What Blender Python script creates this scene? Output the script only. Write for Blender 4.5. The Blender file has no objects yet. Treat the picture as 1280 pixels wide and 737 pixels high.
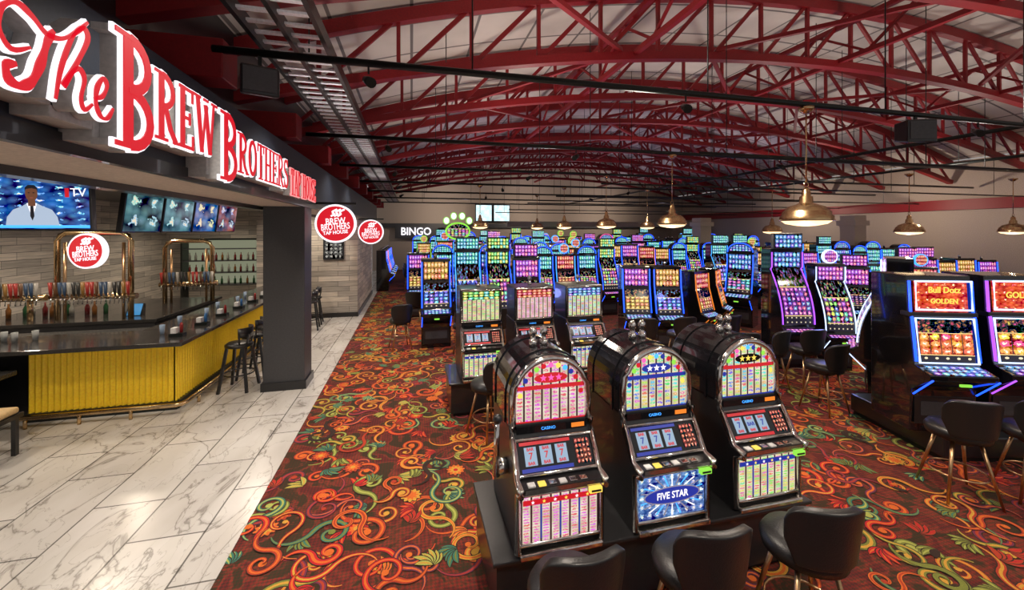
import bpy, bmesh, math, random
from mathutils import Vector, Matrix
random.seed(7)
S=bpy.context.scene; COL=S.collection
S.view_settings.view_transform='Standard'
PI=math.pi; H=2.7; F=507.0; TH=math.radians(13.9); CT=math.cos(TH); ST=math.sin(TH)
def W(px,zc,z=0.0):
    xc=(px-640)/F*zc
    return Vector((xc*CT+zc*ST,-xc*ST+zc*CT,z))
# ------------------------------------------------------------------ materials
def nm(name):
    m=bpy.data.materials.new(name); m.use_nodes=True
    return m,m.node_tree,m.node_tree.nodes['Principled BSDF']
def pr(name,c,rough=.5,metal=0,em=None,es=1.0,bump=0,bs=40,coat=0,var=.12):
    if bpy.data.materials.get(name): return bpy.data.materials[name]
    m,nt,b=nm(name); N=nt.nodes; L=nt.links
    b.inputs['Roughness'].default_value=rough; b.inputs['Metallic'].default_value=metal
    if coat: b.inputs['Coat Weight'].default_value=coat
    tc=N.new('ShaderNodeTexCoord'); no=N.new('ShaderNodeTexNoise'); no.inputs['Scale'].default_value=bs
    L.new(tc.outputs['Object'],no.inputs['Vector'])
    r=N.new('ShaderNodeValToRGB'); e=r.color_ramp.elements
    e[0].position=.3; e[1].position=.7
    e[0].color=(*[x*(1-var) for x in c],1); e[1].color=(*[min(1,x*(1+var)) for x in c],1)
    L.new(no.outputs['Fac'],r.inputs['Fac']); L.new(r.outputs['Color'],b.inputs['Base Color'])
    if bump:
        bp=N.new('ShaderNodeBump'); bp.inputs['Strength'].default_value=bump; bp.inputs['Distance'].default_value=.01
        L.new(no.outputs['Fac'],bp.inputs['Height']); L.new(bp.outputs['Normal'],b.inputs['Normal'])
    if em:
        b.inputs['Emission Color'].default_value=(*em,1); b.inputs['Emission Strength'].default_value=es
    return m
def scr(name,bg1,bg2,cols,rows,h0,h1,es=1.6,seed=0,r1=.4,sat=.85,white=.5,bgn=3.0,zones=False,gap=0,art=.5):
    """lit game glass in UV space: grid of coloured symbols over busy art; zones adds a title band and a dark meter band"""
    if bpy.data.materials.get(name): return bpy.data.materials[name]
    m,nt,b=nm(name); N=nt.nodes; L=nt.links
    def M(op,a,bb=None,c=None):
        n=N.new('ShaderNodeMath'); n.operation=op
        for i,v in enumerate((a,bb,c)):
            if v is None: continue
            if isinstance(v,(int,float)): n.inputs[i].default_value=v
            else: L.new(v,n.inputs[i])
        return n.outputs[0]
    def mix(f,a,bb):
        n=N.new('ShaderNodeMix'); n.data_type='RGBA'
        if isinstance(f,(int,float)): n.inputs['Factor'].default_value=f
        else: L.new(f,n.inputs['Factor'])
        for s,v in ((6,a),(7,bb)):
            if isinstance(v,tuple): n.inputs[s].default_value=v
            else: L.new(v,n.inputs[s])
        return n.outputs[2]
    uv=N.new('ShaderNodeUVMap'); mp=N.new('ShaderNodeVectorMath'); mp.operation='MULTIPLY'
    mp.inputs[1].default_value=(cols,rows,1); L.new(uv.outputs[0],mp.inputs[0])
    fl=N.new('ShaderNodeVectorMath'); fl.operation='FLOOR'; L.new(mp.outputs[0],fl.inputs[0])
    ad=N.new('ShaderNodeVectorMath'); ad.operation='ADD'; ad.inputs[1].default_value=(seed*3.1,seed*1.7,seed); L.new(fl.outputs[0],ad.inputs[0])
    wn=N.new('ShaderNodeTexWhiteNoise'); L.new(ad.outputs[0],wn.inputs['Vector'])
    fr=N.new('ShaderNodeVectorMath'); fr.operation='FRACTION'; L.new(mp.outputs[0],fr.inputs[0])
    ds=N.new('ShaderNodeVectorMath'); ds.operation='DISTANCE'; ds.inputs[1].default_value=(.5,.5,0); L.new(fr.outputs[0],ds.inputs[0])
    n2=N.new('ShaderNodeTexNoise'); n2.inputs['Scale'].default_value=cols*4.5; n2.inputs['Detail'].default_value=2; L.new(uv.outputs[0],n2.inputs['Vector'])
    d=M('ADD',ds.outputs['Value'],M('MULTIPLY',M('SUBTRACT',n2.outputs['Fac'],.5),.9))
    m1=M('LESS_THAN',d,r1); m2=M('LESS_THAN',d,r1*white)
    def hsv(hsrc,v,s=sat):
        cc=N.new('ShaderNodeCombineColor'); cc.mode='HSV'
        L.new(M('ADD',M('MULTIPLY',hsrc,h1-h0),h0),cc.inputs[0]); cc.inputs[1].default_value=s
        if isinstance(v,float): cc.inputs[2].default_value=v
        else: L.new(v,cc.inputs[2])
        return cc.outputs[0]
    sym=hsv(wn.outputs['Value'],.8)
    vo=N.new('ShaderNodeTexVoronoi'); vo.inputs['Scale'].default_value=cols*2.2; L.new(uv.outputs[0],vo.inputs['Vector'])
    sp=N.new('ShaderNodeSeparateColor'); L.new(vo.outputs['Color'],sp.inputs[0])
    artc=hsv(sp.outputs[0],M('SUBTRACT',.9,M('MULTIPLY',vo.outputs['Distance'],1.6)))
    no=N.new('ShaderNodeTexNoise'); no.inputs['Scale'].default_value=bgn; L.new(uv.outputs[0],no.inputs['Vector'])
    r=N.new('ShaderNodeValToRGB'); r.color_ramp.elements[0].position=.4; r.color_ramp.elements[1].position=.6
    r.color_ramp.elements[0].color=(*bg1,1); r.color_ramp.elements[1].color=(*bg2,1); L.new(no.outputs['Fac'],r.inputs['Fac'])
    base=mix(art*.6,r.outputs['Color'],artc) if art else r.outputs['Color']
    c=mix(m1,base,sym); c=mix(m2,c,(.95,.82,.6,1))
    sx=N.new('ShaderNodeSeparateXYZ'); L.new(fr.outputs[0],sx.inputs[0]); su=N.new('ShaderNodeSeparateXYZ'); L.new(uv.outputs[0],su.inputs[0])
    if gap: c=mix(M('GREATER_THAN',M('ABSOLUTE',M('SUBTRACT',sx.outputs[0],.5)),.5-gap),c,(.05,.01,.02,1))
    if zones:
        gl=M('GREATER_THAN',M('ABSOLUTE',M('SUBTRACT',sx.outputs[0],.5)),.46); c=mix(gl,c,(.015,.01,.02,1))
        hi=M('GREATER_THAN',su.outputs[1],.68)
        tt=mix(M('LESS_THAN',n2.outputs['Fac'],.49),artc,(.015,.01,.02,1)); 
        c=mix(hi,c,tt)
        lo=M('LESS_THAN',su.outputs[1],.15); dg=M('MULTIPLY',M('LESS_THAN',ds.outputs['Value'],.16),1)
        c=mix(lo,c,mix(dg,(.012,.01,.02,1),(.7,.6,.4,1)))
        for v0 in (.16,.67): c=mix(M('LESS_THAN',M('ABSOLUTE',M('SUBTRACT',su.outputs[1],v0)),.01),c,(.7,.5,.2,1))
    b.inputs['Base Color'].default_value=(.02,.02,.02,1); b.inputs['Roughness'].default_value=.15
    L.new(c,b.inputs['Emission Color']); b.inputs['Emission Strength'].default_value=es
    return m
BLK=pr('black_satin',(.012,.012,.014),.33,coat=.3); GLS=pr('black_gloss',(.008,.008,.01),.1,coat=.7)
VIN=pr('black_vinyl',(.014,.014,.015),.36,bump=.15,bs=90); CHR=pr('chrome',(.75,.73,.71),.13,1); BRS=pr('brass',(.66,.46,.24),.24,1)
COP=pr('copper_leg',(.6,.38,.2),.28,1); RED=pr('truss_red',(.24,.006,.01),.5); DGR=pr('dark_grey',(.05,.05,.055),.5)
NAV=pr('navy_fascia',(.02,.026,.04),.5); CRM=pr('cream',(.6,.53,.45),.6); STL=pr('black_steel',(.02,.024,.022),.35,.5)
TAUPE=pr('taupe_wall',(.44,.36,.3),.7)
WHT=pr('white_paint',(.75,.75,.75),.5); YEL=pr('yellow_metal',(1,.66,.03),.32,.12,em=(.9,.5,.02),es=.05); GRYR=pr('sign_return',(.42,.4,.38),.5)  # yellow_metal carries a faint self-glow to brighten the bar front
STONE=pr('dark_stone_top',(.035,.033,.032),.16,coat=.3,bs=120,var=.5); RUNG=pr('tray_rung',(.75,.78,.82),.4,.2)
def emi(name,c,s): return pr(name,(.02,.02,.02),.4,em=c,es=s)
LRED=emi('lit_red',(.75,.006,.02),.95); LWHT=emi('lit_white',(1,.95,1),1.25); LBLU=emi('lit_blue',(.01,.07,1),3.2); LCYN=emi('lit_cyan',(.05,.35,1),1.8)
LROS=emi('lit_rose',(1,.3,.3),1.2)
LPUR=emi('lit_purple',(.4,.08,1),1.8); LPNK=emi('lit_pink',(1,.1,.4),1.4); LYEL=emi('lit_yellow',(1,.7,.1),1.2); LGRN=emi('lit_green',(.35,.95,.08),.9)
LORG=emi('lit_orange',(1,.25,.02),1.0); LLAV=emi('lit_lavender',(.55,.68,1),2.0)
BLUE=emi('symbol_blue',(.01,.03,.35),1); REDS=emi('symbol_red',(.65,.01,.02),1); IVORY=emi('reel_ivory',(.42,.6,.8),.75); SILV=pr('silver_plate',(.6,.65,.75),.2,.8,em=(.3,.35,.5),es=.5)
PAYA=scr('pay_pink',(.68,.55,.4),(.9,.82,.64),8,17,.8,1.15,1.0,1,.28,.85,.1,gap=.1,art=.08); PAYB=scr('pay_multi',(.66,.58,.38),(.9,.82,.62),8,17,-.15,.7,1.0,2,.3,.85,.1,gap=.1,art=.08)
PAYC=scr('pay_green',(.6,.58,.36),(.9,.82,.62),8,17,-.1,.4,1.0,3,.3,.85,.1,gap=.1,art=.08); STARB=scr('star_blue',(.02,.05,.3),(.15,.35,.75),9,5,.55,.66,1.1,4,.25,.6,.5)
D1=(.01,.01,.03)
SC={
'red':scr('screen_red',(.15,.01,.01),(.4,.04,.02),5,7,-.05,.13,1.1,5,.36,.85,.35,zones=True),'gold':scr('screen_gold',(.2,.06,.01),(.45,.2,.03),5,7,.0,.16,1.15,6,.36,.85,.35,zones=True),
'blue':scr('screen_blue',D1,(.02,.08,.4),5,7,.52,.74,1.35,7,.36,.85,.3,zones=True),'purple':scr('screen_purple',(.04,.01,.12),(.2,.03,.35),6,12,.55,1.05,1.1,8,.34,.85,.35,zones=True),
'green':scr('screen_green',D1,(.03,.2,.06),5,7,.1,.6,1.0,9,.36,.85,.35,zones=True),'mixed':scr('screen_mixed',D1,(.12,.04,.2),6,10,0,1,1.2,10,.36,.85,.3,zones=True),
'teal':scr('screen_teal',D1,(.03,.2,.3),5,7,.3,.95,1.15,11,.36,.85,.35,zones=True),'orange':scr('screen_orange',(.25,.03,.0),(.5,.16,.02),5,6,-.05,.15,1.15,12,.38,.85,.35,zones=True),
'dark':scr('screen_dark',D1,(.04,.03,.12),6,10,.0,1,1.0,13,.28,zones=True,art=.25)}
TOPS={k:scr('top_'+k,a,b_,7,3,h,h+w,1.2,80+i,.4,.85,.4,art=.9) for i,(k,a,b_,h,w) in enumerate((('red',(.3,.01,.01),(.6,.03,.02),-.05,.15),('blue',D1,(.02,.12,.6),.52,.2),('gold',(.25,.08,.0),(.6,.3,.04),.0,.14),('purple',(.08,.01,.18),(.4,.04,.5),.7,.28),('teal',D1,(.04,.3,.4),.4,.25),('green',D1,(.04,.3,.05),.15,.4)))}
LD={'blue':LBLU,'cyan':LCYN,'purple':LPUR,'pink':LPNK,'green':LGRN,'orange':LORG,'lavender':LLAV}
def tex_mat(name,kind):
    m,nt,b=nm(name); N=nt.nodes; L=nt.links
    tc=N.new('ShaderNodeTexCoord'); mp=N.new('ShaderNodeMapping'); L.new(tc.outputs['Object'],mp.inputs['Vector'])
    def ramp(src,*st):
        r=N.new('ShaderNodeValToRGB'); el=r.color_ramp.elements
        el[0].position=st[0][0]; el[0].color=(*st[0][1],1); el[1].position=st[1][0]; el[1].color=(*st[1][1],1)
        for p,c in st[2:]: x=el.new(p); x.color=(*c,1)
        L.new(src,r.inputs['Fac']); return r.outputs['Color']
    def noise(sc,det=4,vec=None,dist=0):
        n=N.new('ShaderNodeTexNoise'); n.inputs['Scale'].default_value=sc; n.inputs['Detail'].default_value=det; n.inputs['Distortion'].default_value=dist
        L.new(vec or mp.outputs[0],n.inputs['Vector']); return n.outputs['Fac']
    def mul(a,c2,f=1,bt='MULTIPLY'):
        n=N.new('ShaderNodeMix'); n.data_type='RGBA'; n.blend_type=bt; n.inputs['Factor'].default_value=f
        L.new(a,n.inputs[6]); L.new(c2,n.inputs[7]); return n.outputs[2]
    def brick(w,h,mort,c1,c2,cm,off=.5,vec=None):
        n=N.new('ShaderNodeTexBrick'); n.inputs['Scale'].default_value=1; n.inputs['Brick Width'].default_value=w; n.inputs['Row Height'].default_value=h
        n.inputs['Mortar Size'].default_value=mort; n.offset=off; n.inputs['Color1'].default_value=(*c1,1); n.inputs['Color2'].default_value=(*c2,1); n.inputs['Mortar'].default_value=(*cm,1)
        L.new(vec or mp.outputs[0],n.inputs['Vector']); return n.outputs['Color']
    if kind=='marble':
        mp.inputs['Rotation'].default_value=(0,0,-.5)
        mp.inputs['Scale'].default_value=(1.6,.75,1)
        v=ramp(noise(1.15,7,dist=.8),(.0,(1,1,1)),(.482,(.97,.96,.95)),(.498,(.45,.43,.41)),(.504,(.86,.85,.84)),(.53,(1,1,1)))
        v2=ramp(noise(2.8,6,dist=.8),(.0,(1,1,1)),(.492,(.98,.98,.97)),(.5,(.68,.67,.65)),(.508,(1,1,1)))
        v3=ramp(noise(.9,4),(.35,(.8,.78,.76)),(.65,(1,1,1)))
        br=brick(1.2,.6,.008,(.72,.7,.67),(.62,.6,.58),(.18,.17,.16),.5,tc.outputs['Object'])
        rt=N.new('ShaderNodeMapping'); rt.inputs['Rotation'].default_value=(0,0,PI/2); L.new(tc.outputs['Object'],rt.inputs['Vector'])
        L.new(rt.outputs[0],br.node.inputs['Vector'])
        c=mul(mul(mul(br,v),v2),v3); b.inputs['Roughness'].default_value=.22
    elif kind=='carpet':
        mp.inputs['Rotation'].default_value=(0,0,PI/4)
        ck=N.new('ShaderNodeTexChecker'); ck.inputs['Scale'].default_value=44; ck.inputs['Color1'].default_value=(.16,.018,.01,1); ck.inputs['Color2'].default_value=(.08,.025,.012,1)
        L.new(mp.outputs[0],ck.inputs['Vector'])
        c=mul(ck.outputs['Color'],ramp(noise(3.5,3,dist=1.5),(.42,(.3,.75,.3)),(.5,(1.3,1,.8)),(.6,(.7,.35,.4)))); b.inputs['Roughness'].default_value=.95
    elif kind=='planks':
        sx=N.new('ShaderNodeSeparateXYZ'); L.new(tc.outputs['Object'],sx.inputs[0])
        ad=N.new('ShaderNodeMath'); ad.operation='ADD'; L.new(sx.outputs[0],ad.inputs[0]); L.new(sx.outputs[1],ad.inputs[1])
        cb=N.new('ShaderNodeCombineXYZ'); L.new(ad.outputs[0],cb.inputs[0]); L.new(sx.outputs[2],cb.inputs[1])
        br=brick(.9,.16,.005,(.72,.67,.6),(.38,.36,.33),(.12,.12,.11),.37,cb.outputs[0])
        mp2=N.new('ShaderNodeMapping'); mp2.inputs['Scale'].default_value=(2,30,1); L.new(cb.outputs[0],mp2.inputs['Vector'])
        c=mul(br,ramp(noise(1,4,mp2.outputs[0]),(.3,(.7,.7,.7)),(.7,(1.2,1.15,1.1)))); b.inputs['Roughness'].default_value=.6
    elif kind=='ceiling':
        br=brick(1.2,1.2,.028,(.8,.74,.68),(.66,.61,.56),(.2,.18,.17),0)
        c=mul(br,ramp(noise(.6,4),(.3,(.72,.7,.69)),(.7,(1,1,1)))); b.inputs['Roughness'].default_value=.8
    L.new(c,b.inputs['Base Color']); return m
MARB=tex_mat('marble_tile','marble'); CARP=tex_mat('carpet_ground','carpet'); PLK=tex_mat('grey_plank','planks'); CEIL=tex_mat('ceiling_panels','ceiling')
# ------------------------------------------------------------------ mesh builder
class MB:
    def __init__(s): s.v=[]; s.f=[]; s.sm=[]; s.mi=[]; s.uv=[]
    def face(s,idx,sm=False,mi=0,uv=None): s.f.append(idx); s.sm.append(sm); s.mi.append(mi); s.uv.append(uv)
    def add(s,pts): n=len(s.v); s.v+= [tuple(p) for p in pts]; return n
    def box(s,x0,x1,y0,y1,z0,z1,mi=0):
        n=s.add([(x0,y0,z0),(x1,y0,z0),(x1,y1,z0),(x0,y1,z0),(x0,y0,z1),(x1,y0,z1),(x1,y1,z1),(x0,y1,z1)])
        for f in ((0,3,2,1),(4,5,6,7),(0,1,5,4),(1,2,6,5),(2,3,7,6),(3,0,4,7)): s.face([n+i for i in f],mi=mi)
        return s
    def bar(s,a,b,w,h=None,mi=0):
        a=Vector(a); b=Vector(b); h=h or w; d=(b-a).normalized(); up=Vector((0,0,1)) if abs(d.z)<.95 else Vector((0,1,0))
        r=d.cross(up).normalized(); u=r.cross(d).normalized()
        n=s.add([p+r*i*w/2+u*j*h/2 for p in (a,b) for i,j in ((-1,-1),(1,-1),(1,1),(-1,1))])
        for f in ((0,1,2,3),(7,6,5,4),(0,4,5,1),(1,5,6,2),(2,6,7,3),(3,7,4,0)): s.face([n+i for i in f],mi=mi)
        return s
    def prism(s,prof,x0,x1):
        k=len(prof); n=s.add([(x0,y,z) for y,z in prof]+[(x1,y,z) for y,z in prof])
        for i in range(k): j=(i+1)%k; s.face([n+i,n+j,n+k+j,n+k+i])
        s.face([n+i for i in range(k)][::-1]); s.face([n+k+i for i in range(k)]); return s
    def prism_y(s,prof,y0,y1,sm=False):
        k=len(prof); n=s.add([(x,y0,z) for x,z in prof]+[(x,y1,z) for x,z in prof])
        for i in range(k): j=(i+1)%k; s.face([n+i,n+j,n+k+j,n+k+i],sm)
        s.face([n+i for i in range(k)]); s.face([n+k+i for i in range(k)][::-1]); return s
    def tube(s,pts,r,n=8,closed=False,mi=0):
        pts=[Vector(p) for p in pts]; m=len(pts); rings=[]
        for i,p in enumerate(pts):
            a=pts[(i-1)%m] if (closed or i) else p; b=pts[(i+1)%m] if (closed or i<m-1) else p
            d=(b-a).normalized(); up=Vector((0,0,1)) if abs(d.z)<.9 else Vector((0,1,0))
            x=d.cross(up).normalized(); y=x.cross(d).normalized(); rr=r[i] if isinstance(r,(list,tuple)) else r
            rings.append(s.add([p+(x*math.cos(2*PI*k/n)+y*math.sin(2*PI*k/n))*rr for k in range(n)]))
        for i in range(m if closed else m-1):
            a=rings[i]; b=rings[(i+1)%m]
            for k in range(n): s.face([a+k,a+(k+1)%n,b+(k+1)%n,b+k],True,mi)
        if not closed: s.face([rings[0]+k for k in range(n)],mi=mi); s.face([rings[-1]+k for k in range(n)],mi=mi)
        return s
    def lathe(s,prof,n=24,c=(0,0,0),cap=True,mi=0):
        rings=[s.add([(c[0]+r*math.cos(2*PI*k/n),c[1]+r*math.sin(2*PI*k/n),c[2]+z) for k in range(n)]) for r,z in prof]
        for a,b in zip(rings,rings[1:]):
            for k in range(n): s.face([a+k,a+(k+1)%n,b+(k+1)%n,b+k],True,mi)
        if cap: s.face([rings[0]+k for k in range(n)],mi=mi); s.face([rings[-1]+k for k in range(n)],mi=mi)
        return s
    def strip(s,prof,x0,x1,off=.004,mi=0):
        """sheet following a (y,z) front profile, with UVs"""
        q=[]
        for i,(y,z) in enumerate(prof):
            a=prof[max(0,i-1)]; b=prof[min(len(prof)-1,i+1)]; dy,dz=b[0]-a[0],b[1]-a[1]; l=math.hypot(dy,dz)
            q.append((y-dz/l*off,z+dy/l*off))
        n=s.add([(x,y,z) for y,z in q for x in (x0,x1)]); k=len(q)-1
        for i in range(k):
            v0,v1=i/k,(i+1)/k; s.face([n+2*i,n+2*i+1,n+2*i+3,n+2*i+2],k>2,mi,[(0,v0),(1,v0),(1,v1),(0,v1)])
        return s
    def poly_xz(s,pts,y,mi=0):
        xs=[p[0] for p in pts]; zs=[p[1] for p in pts]; a,b=min(xs),min(zs); w,h=max(xs)-a,max(zs)-b
        n=s.add([(x,y,z) for x,z in pts]); s.face([n+i for i in range(len(pts))],mi=mi,uv=[((x-a)/w,(z-b)/h) for x,z in pts]); return s
    def build(s,name,mats,parent=None,bev=0,recalc=True,kind=None,seg=2,solid=0):
        me=bpy.data.meshes.new(name); me.from_pydata(s.v,[],s.f)
        for m in (mats if isinstance(mats,(list,tuple)) else [mats]): me.materials.append(m)
        me.polygons.foreach_set('use_smooth',s.sm); me.polygons.foreach_set('material_index',s.mi)
        if any(s.uv):
            ul=me.uv_layers.new(name='UVMap'); li=0
            for f,u in zip(s.f,s.uv):
                for k in range(len(f)):
                    if u: ul.data[li].uv=u[k]
                    li+=1
        if recalc:
            bm=bmesh.new(); bm.from_mesh(me); bmesh.ops.recalc_face_normals(bm,faces=bm.faces); bm.to_mesh(me); bm.free()
        o=bpy.data.objects.new(name,me); COL.objects.link(o)
        if parent: o.parent=parent
        if solid: d=o.modifiers.new('solid','SOLIDIFY'); d.thickness=solid
        if bev: d=o.modifiers.new('bevel','BEVEL'); d.width=bev; d.segments=seg; d.limit_method='ANGLE'
        if kind: o['kind']=kind
        return o
def tag(o,label,cat,group=None,kind=None):
    o['label']=label; o['category']=cat
    if group: o['group']=group
    if kind: o['kind']=kind
    return o
def thing(name,label,cat,loc=(0,0,0),rz=0,group=None):
    o=bpy.data.objects.new(name,None); o.empty_display_size=.1; COL.objects.link(o); o.location=loc; o.rotation_euler=(0,0,rz)
    return tag(o,label,cat,group)
def dup(root,loc,rz=0,label=None,group=None):
    r=root.copy(); COL.objects.link(r); r.location=loc; r.rotation_euler=(0,0,rz)
    if label: r['label']=label
    if group: r['group']=group
    for ch in list(root.children):
        c=ch.copy(); COL.objects.link(c); c.parent=r
        for g in list(ch.children):
            d=g.copy(); COL.objects.link(d); d.parent=c
    return r
def struct(name,mb,m,**k): return mb.build(name,m,kind='structure',**k)
def text(name,body,size,mat,loc,rot,parent=None,ext=.004,sx=1.0,off=0):
    cu=bpy.data.curves.new('t','FONT'); cu.body=body; cu.size=size; cu.extrude=ext; cu.align_x='CENTER'; cu.align_y='CENTER'; cu.offset=off
    cu.resolution_u=3
    t=bpy.data.objects.new('t',cu); COL.objects.link(t)
    dg=bpy.context.evaluated_depsgraph_get(); me=bpy.data.meshes.new_from_object(t.evaluated_get(dg)); bpy.data.objects.remove(t); bpy.data.curves.remove(cu)
    me.materials.clear(); me.materials.append(mat); me.name=name
    me.transform(Matrix.Diagonal((sx,1,1,1)))
    o=bpy.data.objects.new(name,me); COL.objects.link(o); o.location=loc; o.rotation_euler=rot
    if parent: o.parent=parent
    return o
UP=(PI/2,0,0)
ORD=['first','second','third','fourth','fifth','sixth','seventh','eighth','ninth','tenth','eleventh','twelfth','thirteenth','fourteenth','fifteenth','sixteenth','seventeenth','eighteenth','nineteenth','twentieth']
# ------------------------------------------------------------------ room shell
CE=-1.47
struct('floor',MB().box(-12,CE,-3,30,-.06,0),MARB)
cm=[CARP]+[pr('carpet_'+n,c,.95,bump=.3,bs=300,var=.3) for n,c in (('rust',(.38,.035,.01)),('orange',(.6,.12,.014)),('gold',(.56,.29,.035)),('olive',(.17,.19,.03)),('teal',(.035,.16,.11)),('leaf',(.36,.38,.08)),('crimson',(.45,.008,.012)),('dark',(.03,.013,.008)),('plum',(.15,.02,.055)))]
cb=MB(); n=cb.add([(CE,-3,.004),(24,-3,.004),(24,30,.004),(CE,30,.004)]); cb.face([n,n+1,n+2,n+3])
lay=[0]
def cz(): lay[0]=(lay[0]+1)%70; return .005+lay[0]*.0001
def cl(x,y,z): return (max(x,CE),y,z)
def ribbon(pts,ws,mi):
    z=cz(); L=[]
    for i,p in enumerate(pts):
        a=pts[max(0,i-1)]; b=pts[min(len(pts)-1,i+1)]; dx,dy=b[0]-a[0],b[1]-a[1]; l=math.hypot(dx,dy) or 1
        L+= [cl(p[0]-dy/l*ws[i],p[1]+dx/l*ws[i],z),cl(p[0]+dy/l*ws[i],p[1]-dx/l*ws[i],z)]
    n=cb.add(L)
    for i in range(len(pts)-1): cb.face([n+2*i,n+2*i+1,n+2*i+3,n+2*i+2],mi=mi)
def disc(x,y,r,mi,k=12,pet=0,am=.25):
    z=cz(); kk=k if not pet else pet*6
    n=cb.add([cl(x+r*(1+(am*math.cos(pet*2*PI*i/kk) if pet else 0))*math.cos(2*PI*i/kk),y+r*(1+(am*math.cos(pet*2*PI*i/kk) if pet else 0))*math.sin(2*PI*i/kk),z) for i in range(kk)])
    cb.face([n+i for i in range(kk)],mi=mi)
def scroll(x,y,r,a0,d,w,c1,c2,far=False):
    pts=[]; ws=[]; N=18 if far else 32; turns=1.25; M_=7 if far else 12
    cx2,cy2=x+math.cos(a0)*(r*2.1),y+math.sin(a0)*(r*2.1)
    for i in range(M_):
        t=i/(M_-1); a=a0+PI+d*2.4*(1-t); pts.append((cx2+math.cos(a)*r*1.1,cy2+math.sin(a)*r*1.1)); ws.append(w*(.2+.8*t))
    for i in range(1,N):
        t=i/(N-1); rr=r*(1-t)**.8*.93+.07*r; a=a0+d*turns*2*PI*t; pts.append((x+math.cos(a)*rr,y+math.sin(a)*rr)); ws.append(w*(1-.55*t))
    if not far: ribbon(pts,[q*1.35 for q in ws],8)
    ribbon(pts,ws,c1); ribbon(pts,[q*.4 for q in ws],c2)
    disc(pts[-1][0],pts[-1][1],w*1.3,c2,10)
def leaf(x,y,a,l,w,c1,c2,bend=.4,far=False):
    pts=[];ws=[]; K=5 if far else 8
    for i in range(K):
        t=i/(K-1); aa=a+bend*t; pts.append((x+math.cos(aa)*l*t,y+math.sin(aa)*l*t)); ws.append(w*math.sin(PI*min(1,t*.96+.04))**.8)
    if not far: ribbon(pts,[q*1.25+.003 for q in ws],8)
    ribbon(pts,ws,c1); ribbon(pts,[q*.3 for q in ws],c2)
rc=random.Random(3)
T=.6
pal=[(1,2),(1,2),(2,3),(7,2),(7,3),(3,2),(2,1),(4,6),(5,4),(5,6),(4,3),(9,2),(9,1),(1,3)]
for i in range(22):
    for j in range(29):
        x0=CE+i*T; y0=1.2+j*T
        if x0>8.5 and y0>8.5: continue
        if y0>9 and x0>3: continue
        far=y0>6 or x0>6
        for k in range(4):
            c=rc.choice(pal); scroll(x0+rc.uniform(0,T),y0+rc.uniform(0,T),rc.uniform(.09,.19),rc.uniform(0,6.3),rc.choice((-1,1)),rc.uniform(.017,.032),*c,far=far)
        for k in range(2):
            x,y=x0+rc.uniform(0,T),y0+rc.uniform(0,T); a=rc.uniform(0,6.3); c=rc.choice(((4,6),(5,6),(6,3),(2,3),(7,2),(5,4),(4,5),(1,7)))
            for q in range(rc.randint(4,6)): leaf(x,y,a+q*.4,rc.uniform(.12,.19),.024,*c,bend=.5,far=far)
        if rc.random()<.36:
            x,y=x0+rc.uniform(0,T),y0+rc.uniform(0,T); c=rc.choice(((2,3,7),(3,2,1),(7,2,3),(3,2,2),(1,2,3)))
            disc(x,y,.105,8,pet=11,am=.12); disc(x,y,.092,c[0],pet=11,am=.14); disc(x,y,.06,c[1],pet=9); disc(x,y,.026,c[2])
struct('floor_carpet',cb,cm,recalc=False)
XC,HS=9.0,13.0
def zb(x): s=(x-XC)/HS; return 4.15+2.0*(1-s*s)
def zt(x): s=(x-XC)/HS; return 4.75+2.6*(1-s*s)
mb=MB(); xs=[-2.6+i*23.2/40 for i in range(41)]
n=mb.add([(x,y,zt(x)+.16) for x in xs for y in (-3,30)])
for i in range(40): mb.face([n+2*i,n+2*i+1,n+2*i+3,n+2*i+2],True)
struct('ceiling',mb,CEIL,recalc=False)
struct('wall_right',MB().box(20.6,20.8,-3,30,0,5.4),TAUPE)
struct('wall_back',MB().box(-2.6,20.8,29,29.2,0,7.6),TAUPE)
struct('trim_1',MB().box(-2.6,20.6,28.7,29,2.9,3.2),DGR)
struct('trim_5',MB().box(20.45,20.6,-3,29,3.5,3.9),RED)
struct('wall_left',MB().box(-8.2,-8,-3,16.2,0,3.5),PLK)
struct('wall_bar_end',MB().box(-8,-4.5,16,16.2,0,3.5),PLK)
struct('ceiling_bar',MB().box(-8.2,-2.4,-3,18.4,3.5,3.6),BLK)
struct('wall_fascia',MB().box(-2.45,-1.75,-3,22,3.15,3.95),NAV)
struct('ceiling_soffit',MB().box(-2.45,-1.78,-3,22,3.11,3.15),CRM)
struct('trim_2',MB().box(-2.6,-2.45,-3,22,3.05,6),BLK)
struct('trim_3',MB().box(-1.78,-1.73,-3,22,3.1,3.2),BLK)
struct('wall_column',MB().box(-2.42,-1.78,7.6,8.1,0,3.12),DGR,bev=.01)
struct('baseboard_column',MB().box(-2.45,-1.75,7.57,8.13,0,.14),BLK)
struct('wall_plank_block',MB().box(-4.5,-1.66,13.6,18.4,0,3.11),PLK)
struct('baseboard_block',MB().box(-4.5,-1.63,13.57,18.43,0,.14),BLK)
for i,(x,y) in enumerate(((17.3,12.6),(13.5,16.7))): struct('wall_post_%d'%(i+1),MB().box(x-.3,x+.3,y-.3,y+.3,0,3.3).box(x-.38,x+.38,y-.38,y+.38,2.9,3.1),CRM,bev=.02)
struct('trim_4',MB().box(6,20.6,25.5,25.8,2.95,3.3),CRM)
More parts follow.
